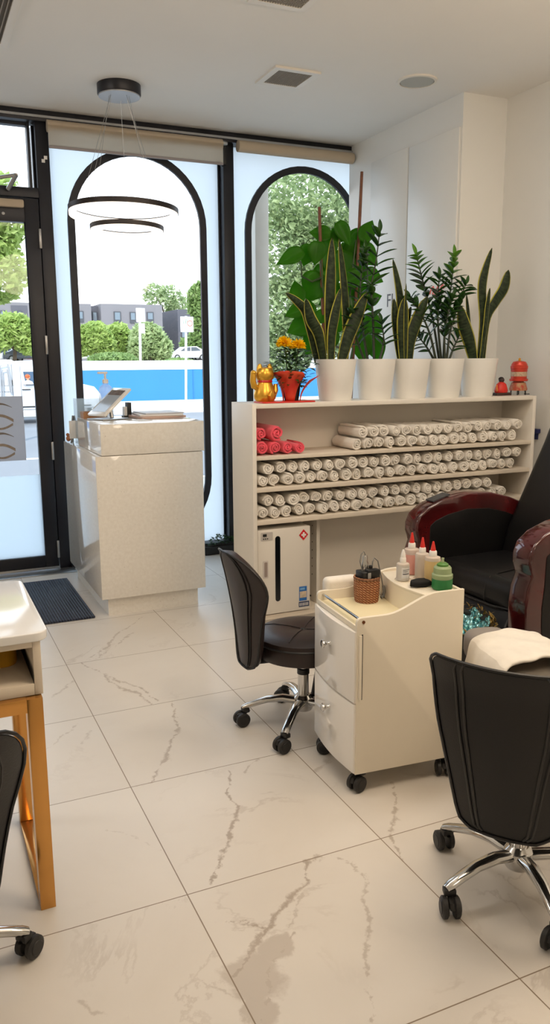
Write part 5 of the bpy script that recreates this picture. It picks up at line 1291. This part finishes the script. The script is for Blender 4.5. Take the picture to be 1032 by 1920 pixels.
ft = empty('foot_spa', 'black foot spa tub lined with teal foil in front of the pedicure chair', 'foot spa', (1.835, 2.46, 0)); ft.scale = (1, 1, 1.14)
MB().lathe([(0, 0), (.13, 0), (.15, .03), (.17, .30), (.185, .335), (.18, .345), (.165, .335), (.15, .22), (0, .20)], n=40, cap0=False, cap1=False, sy=1.1).build('tub', mPLAS, ft)
rows = []
rf = random.Random(9)
for i in range(10):
    t = i/9; row = []
    for k in range(40):
        a = 2*PI*k/40; r_ = (.05+.125*t)+rf.uniform(-.004, .004); row.append((r_*math.cos(a), r_*1.1*math.sin(a), .215+.135*t**1.6+rf.uniform(-.004, .004)+(.012*math.sin(k*1.9) if i == 9 else 0)))
    rows.append(row)
b = MB(); b.grid(rows, close_u=True); b.build('foil_liner', mFOIL, ft, smooth=False)
b = MB()
for k in range(260):
    a = rf.uniform(0, 2*PI); r_ = .182+rf.uniform(-.012, .014); leaflet(b, Vector((r_*math.cos(a), 1.1*r_*math.sin(a), .342+rf.uniform(-.008, .012))), Vector((rf.uniform(-1, 1), rf.uniform(-1, 1), rf.uniform(-.2, 1))), Vector((0, 0, 1)), .026, .008)
b.build('glitter_trim', mGLIT, ft, smooth=False)

# footrest bolster with a towel over it
FA = Vector((1.67, 1.66, 0)); FB = Vector((1.80, 2.17, 0)); fd = (FB-FA).normalized(); frot = math.atan2(fd.y, fd.x); fL = (FB-FA).length
fr_ = empty('footrest', 'silver padded footrest at the right edge with a towel over it', 'footrest', FA, frot)
def pillow(x0, x1, hw, z0, z1, m, name, par):
    b = MB(); n = 28; rows = []
    K = 14
    for i in range(K+1):
        t = i/K; x = x0+(x1-x0)*t; e_ = min(1, max(1e-3, (1-(abs(2*t-1))**6)))**.5
        rows.append([(x, hw*e_*math.copysign(abs(math.cos(a))**.55, math.cos(a)), (z0+z1)/2+(z1-z0)/2*e_*math.copysign(abs(math.sin(a))**.6, math.sin(a))) for a in [2*PI*k/n for k in range(n)]])
    b.grid(rows, close_u=True); return b.build(name, m, par, angle=70)
pillow(0, fL*.66, .115, .345, .46, mSILV, 'near_pad', fr_)
pillow(fL*.72, fL+.04, .080, .34, .455, mGREYV, 'far_pad', fr_)
MB().box(.04, fL-.04, -.04, .04, .31, .350, .006).lathe([(.11, 0), (.11, .014), (.03, .03), (.026, .32)], (fL*.45, 0, 0), 28).build('pedestal', mPLAS, fr_)
b = MB(); rows = []
x0, x1 = fL*.20, fL*.70
for i in range(16):
    t = i/15; x = x0+(x1-x0)*t; row = []
    for k in range(31):
        s_ = k/30*2-1; a = PI/2*(1-s_*1.0); hw = .135+.004*math.sin(i*1.3)
        if abs(s_) < .62: y = -s_/.62*hw*.92; z = .467+.026*(1-(s_/.62)**2)**.8
        else: q = (abs(s_)-.62)/.38; y = -math.copysign(hw*(.92+.08*math.sin(q*PI/2)), s_); z = .467-.15*q
        row.append((x+rf.uniform(-.003, .003)+(.008*math.sin(k*.9) if i in (0, 15) else 0), y, z+.003*math.sin(i*.9+k*.5)))
    rows.append(row)
b.grid(rows); o = b.build('draped_towel', mTOWEL, None, FA, frot, solid=.012, sub=1, off=1.0); tag(o, 'white towel draped over the silver footrest at the right edge', 'towel')
# block on the wall standing in for the navy cap of a bottle
wf_ = empty('bottle_stand_in', 'small navy blue block standing in for a bottle cap on the right wall behind the chair back', 'hook', (XR, 3.45, 0))
c = atX(1008, 808, XR)
wf_.location = (XR, c.y, c.z)
MB().box(-.03, 0, -.03, .03, -.012, .014, .004).box(-.012, 0, -.012, .012, -.05, -.012, .002).build('cap_block', mNAVY, wf_)
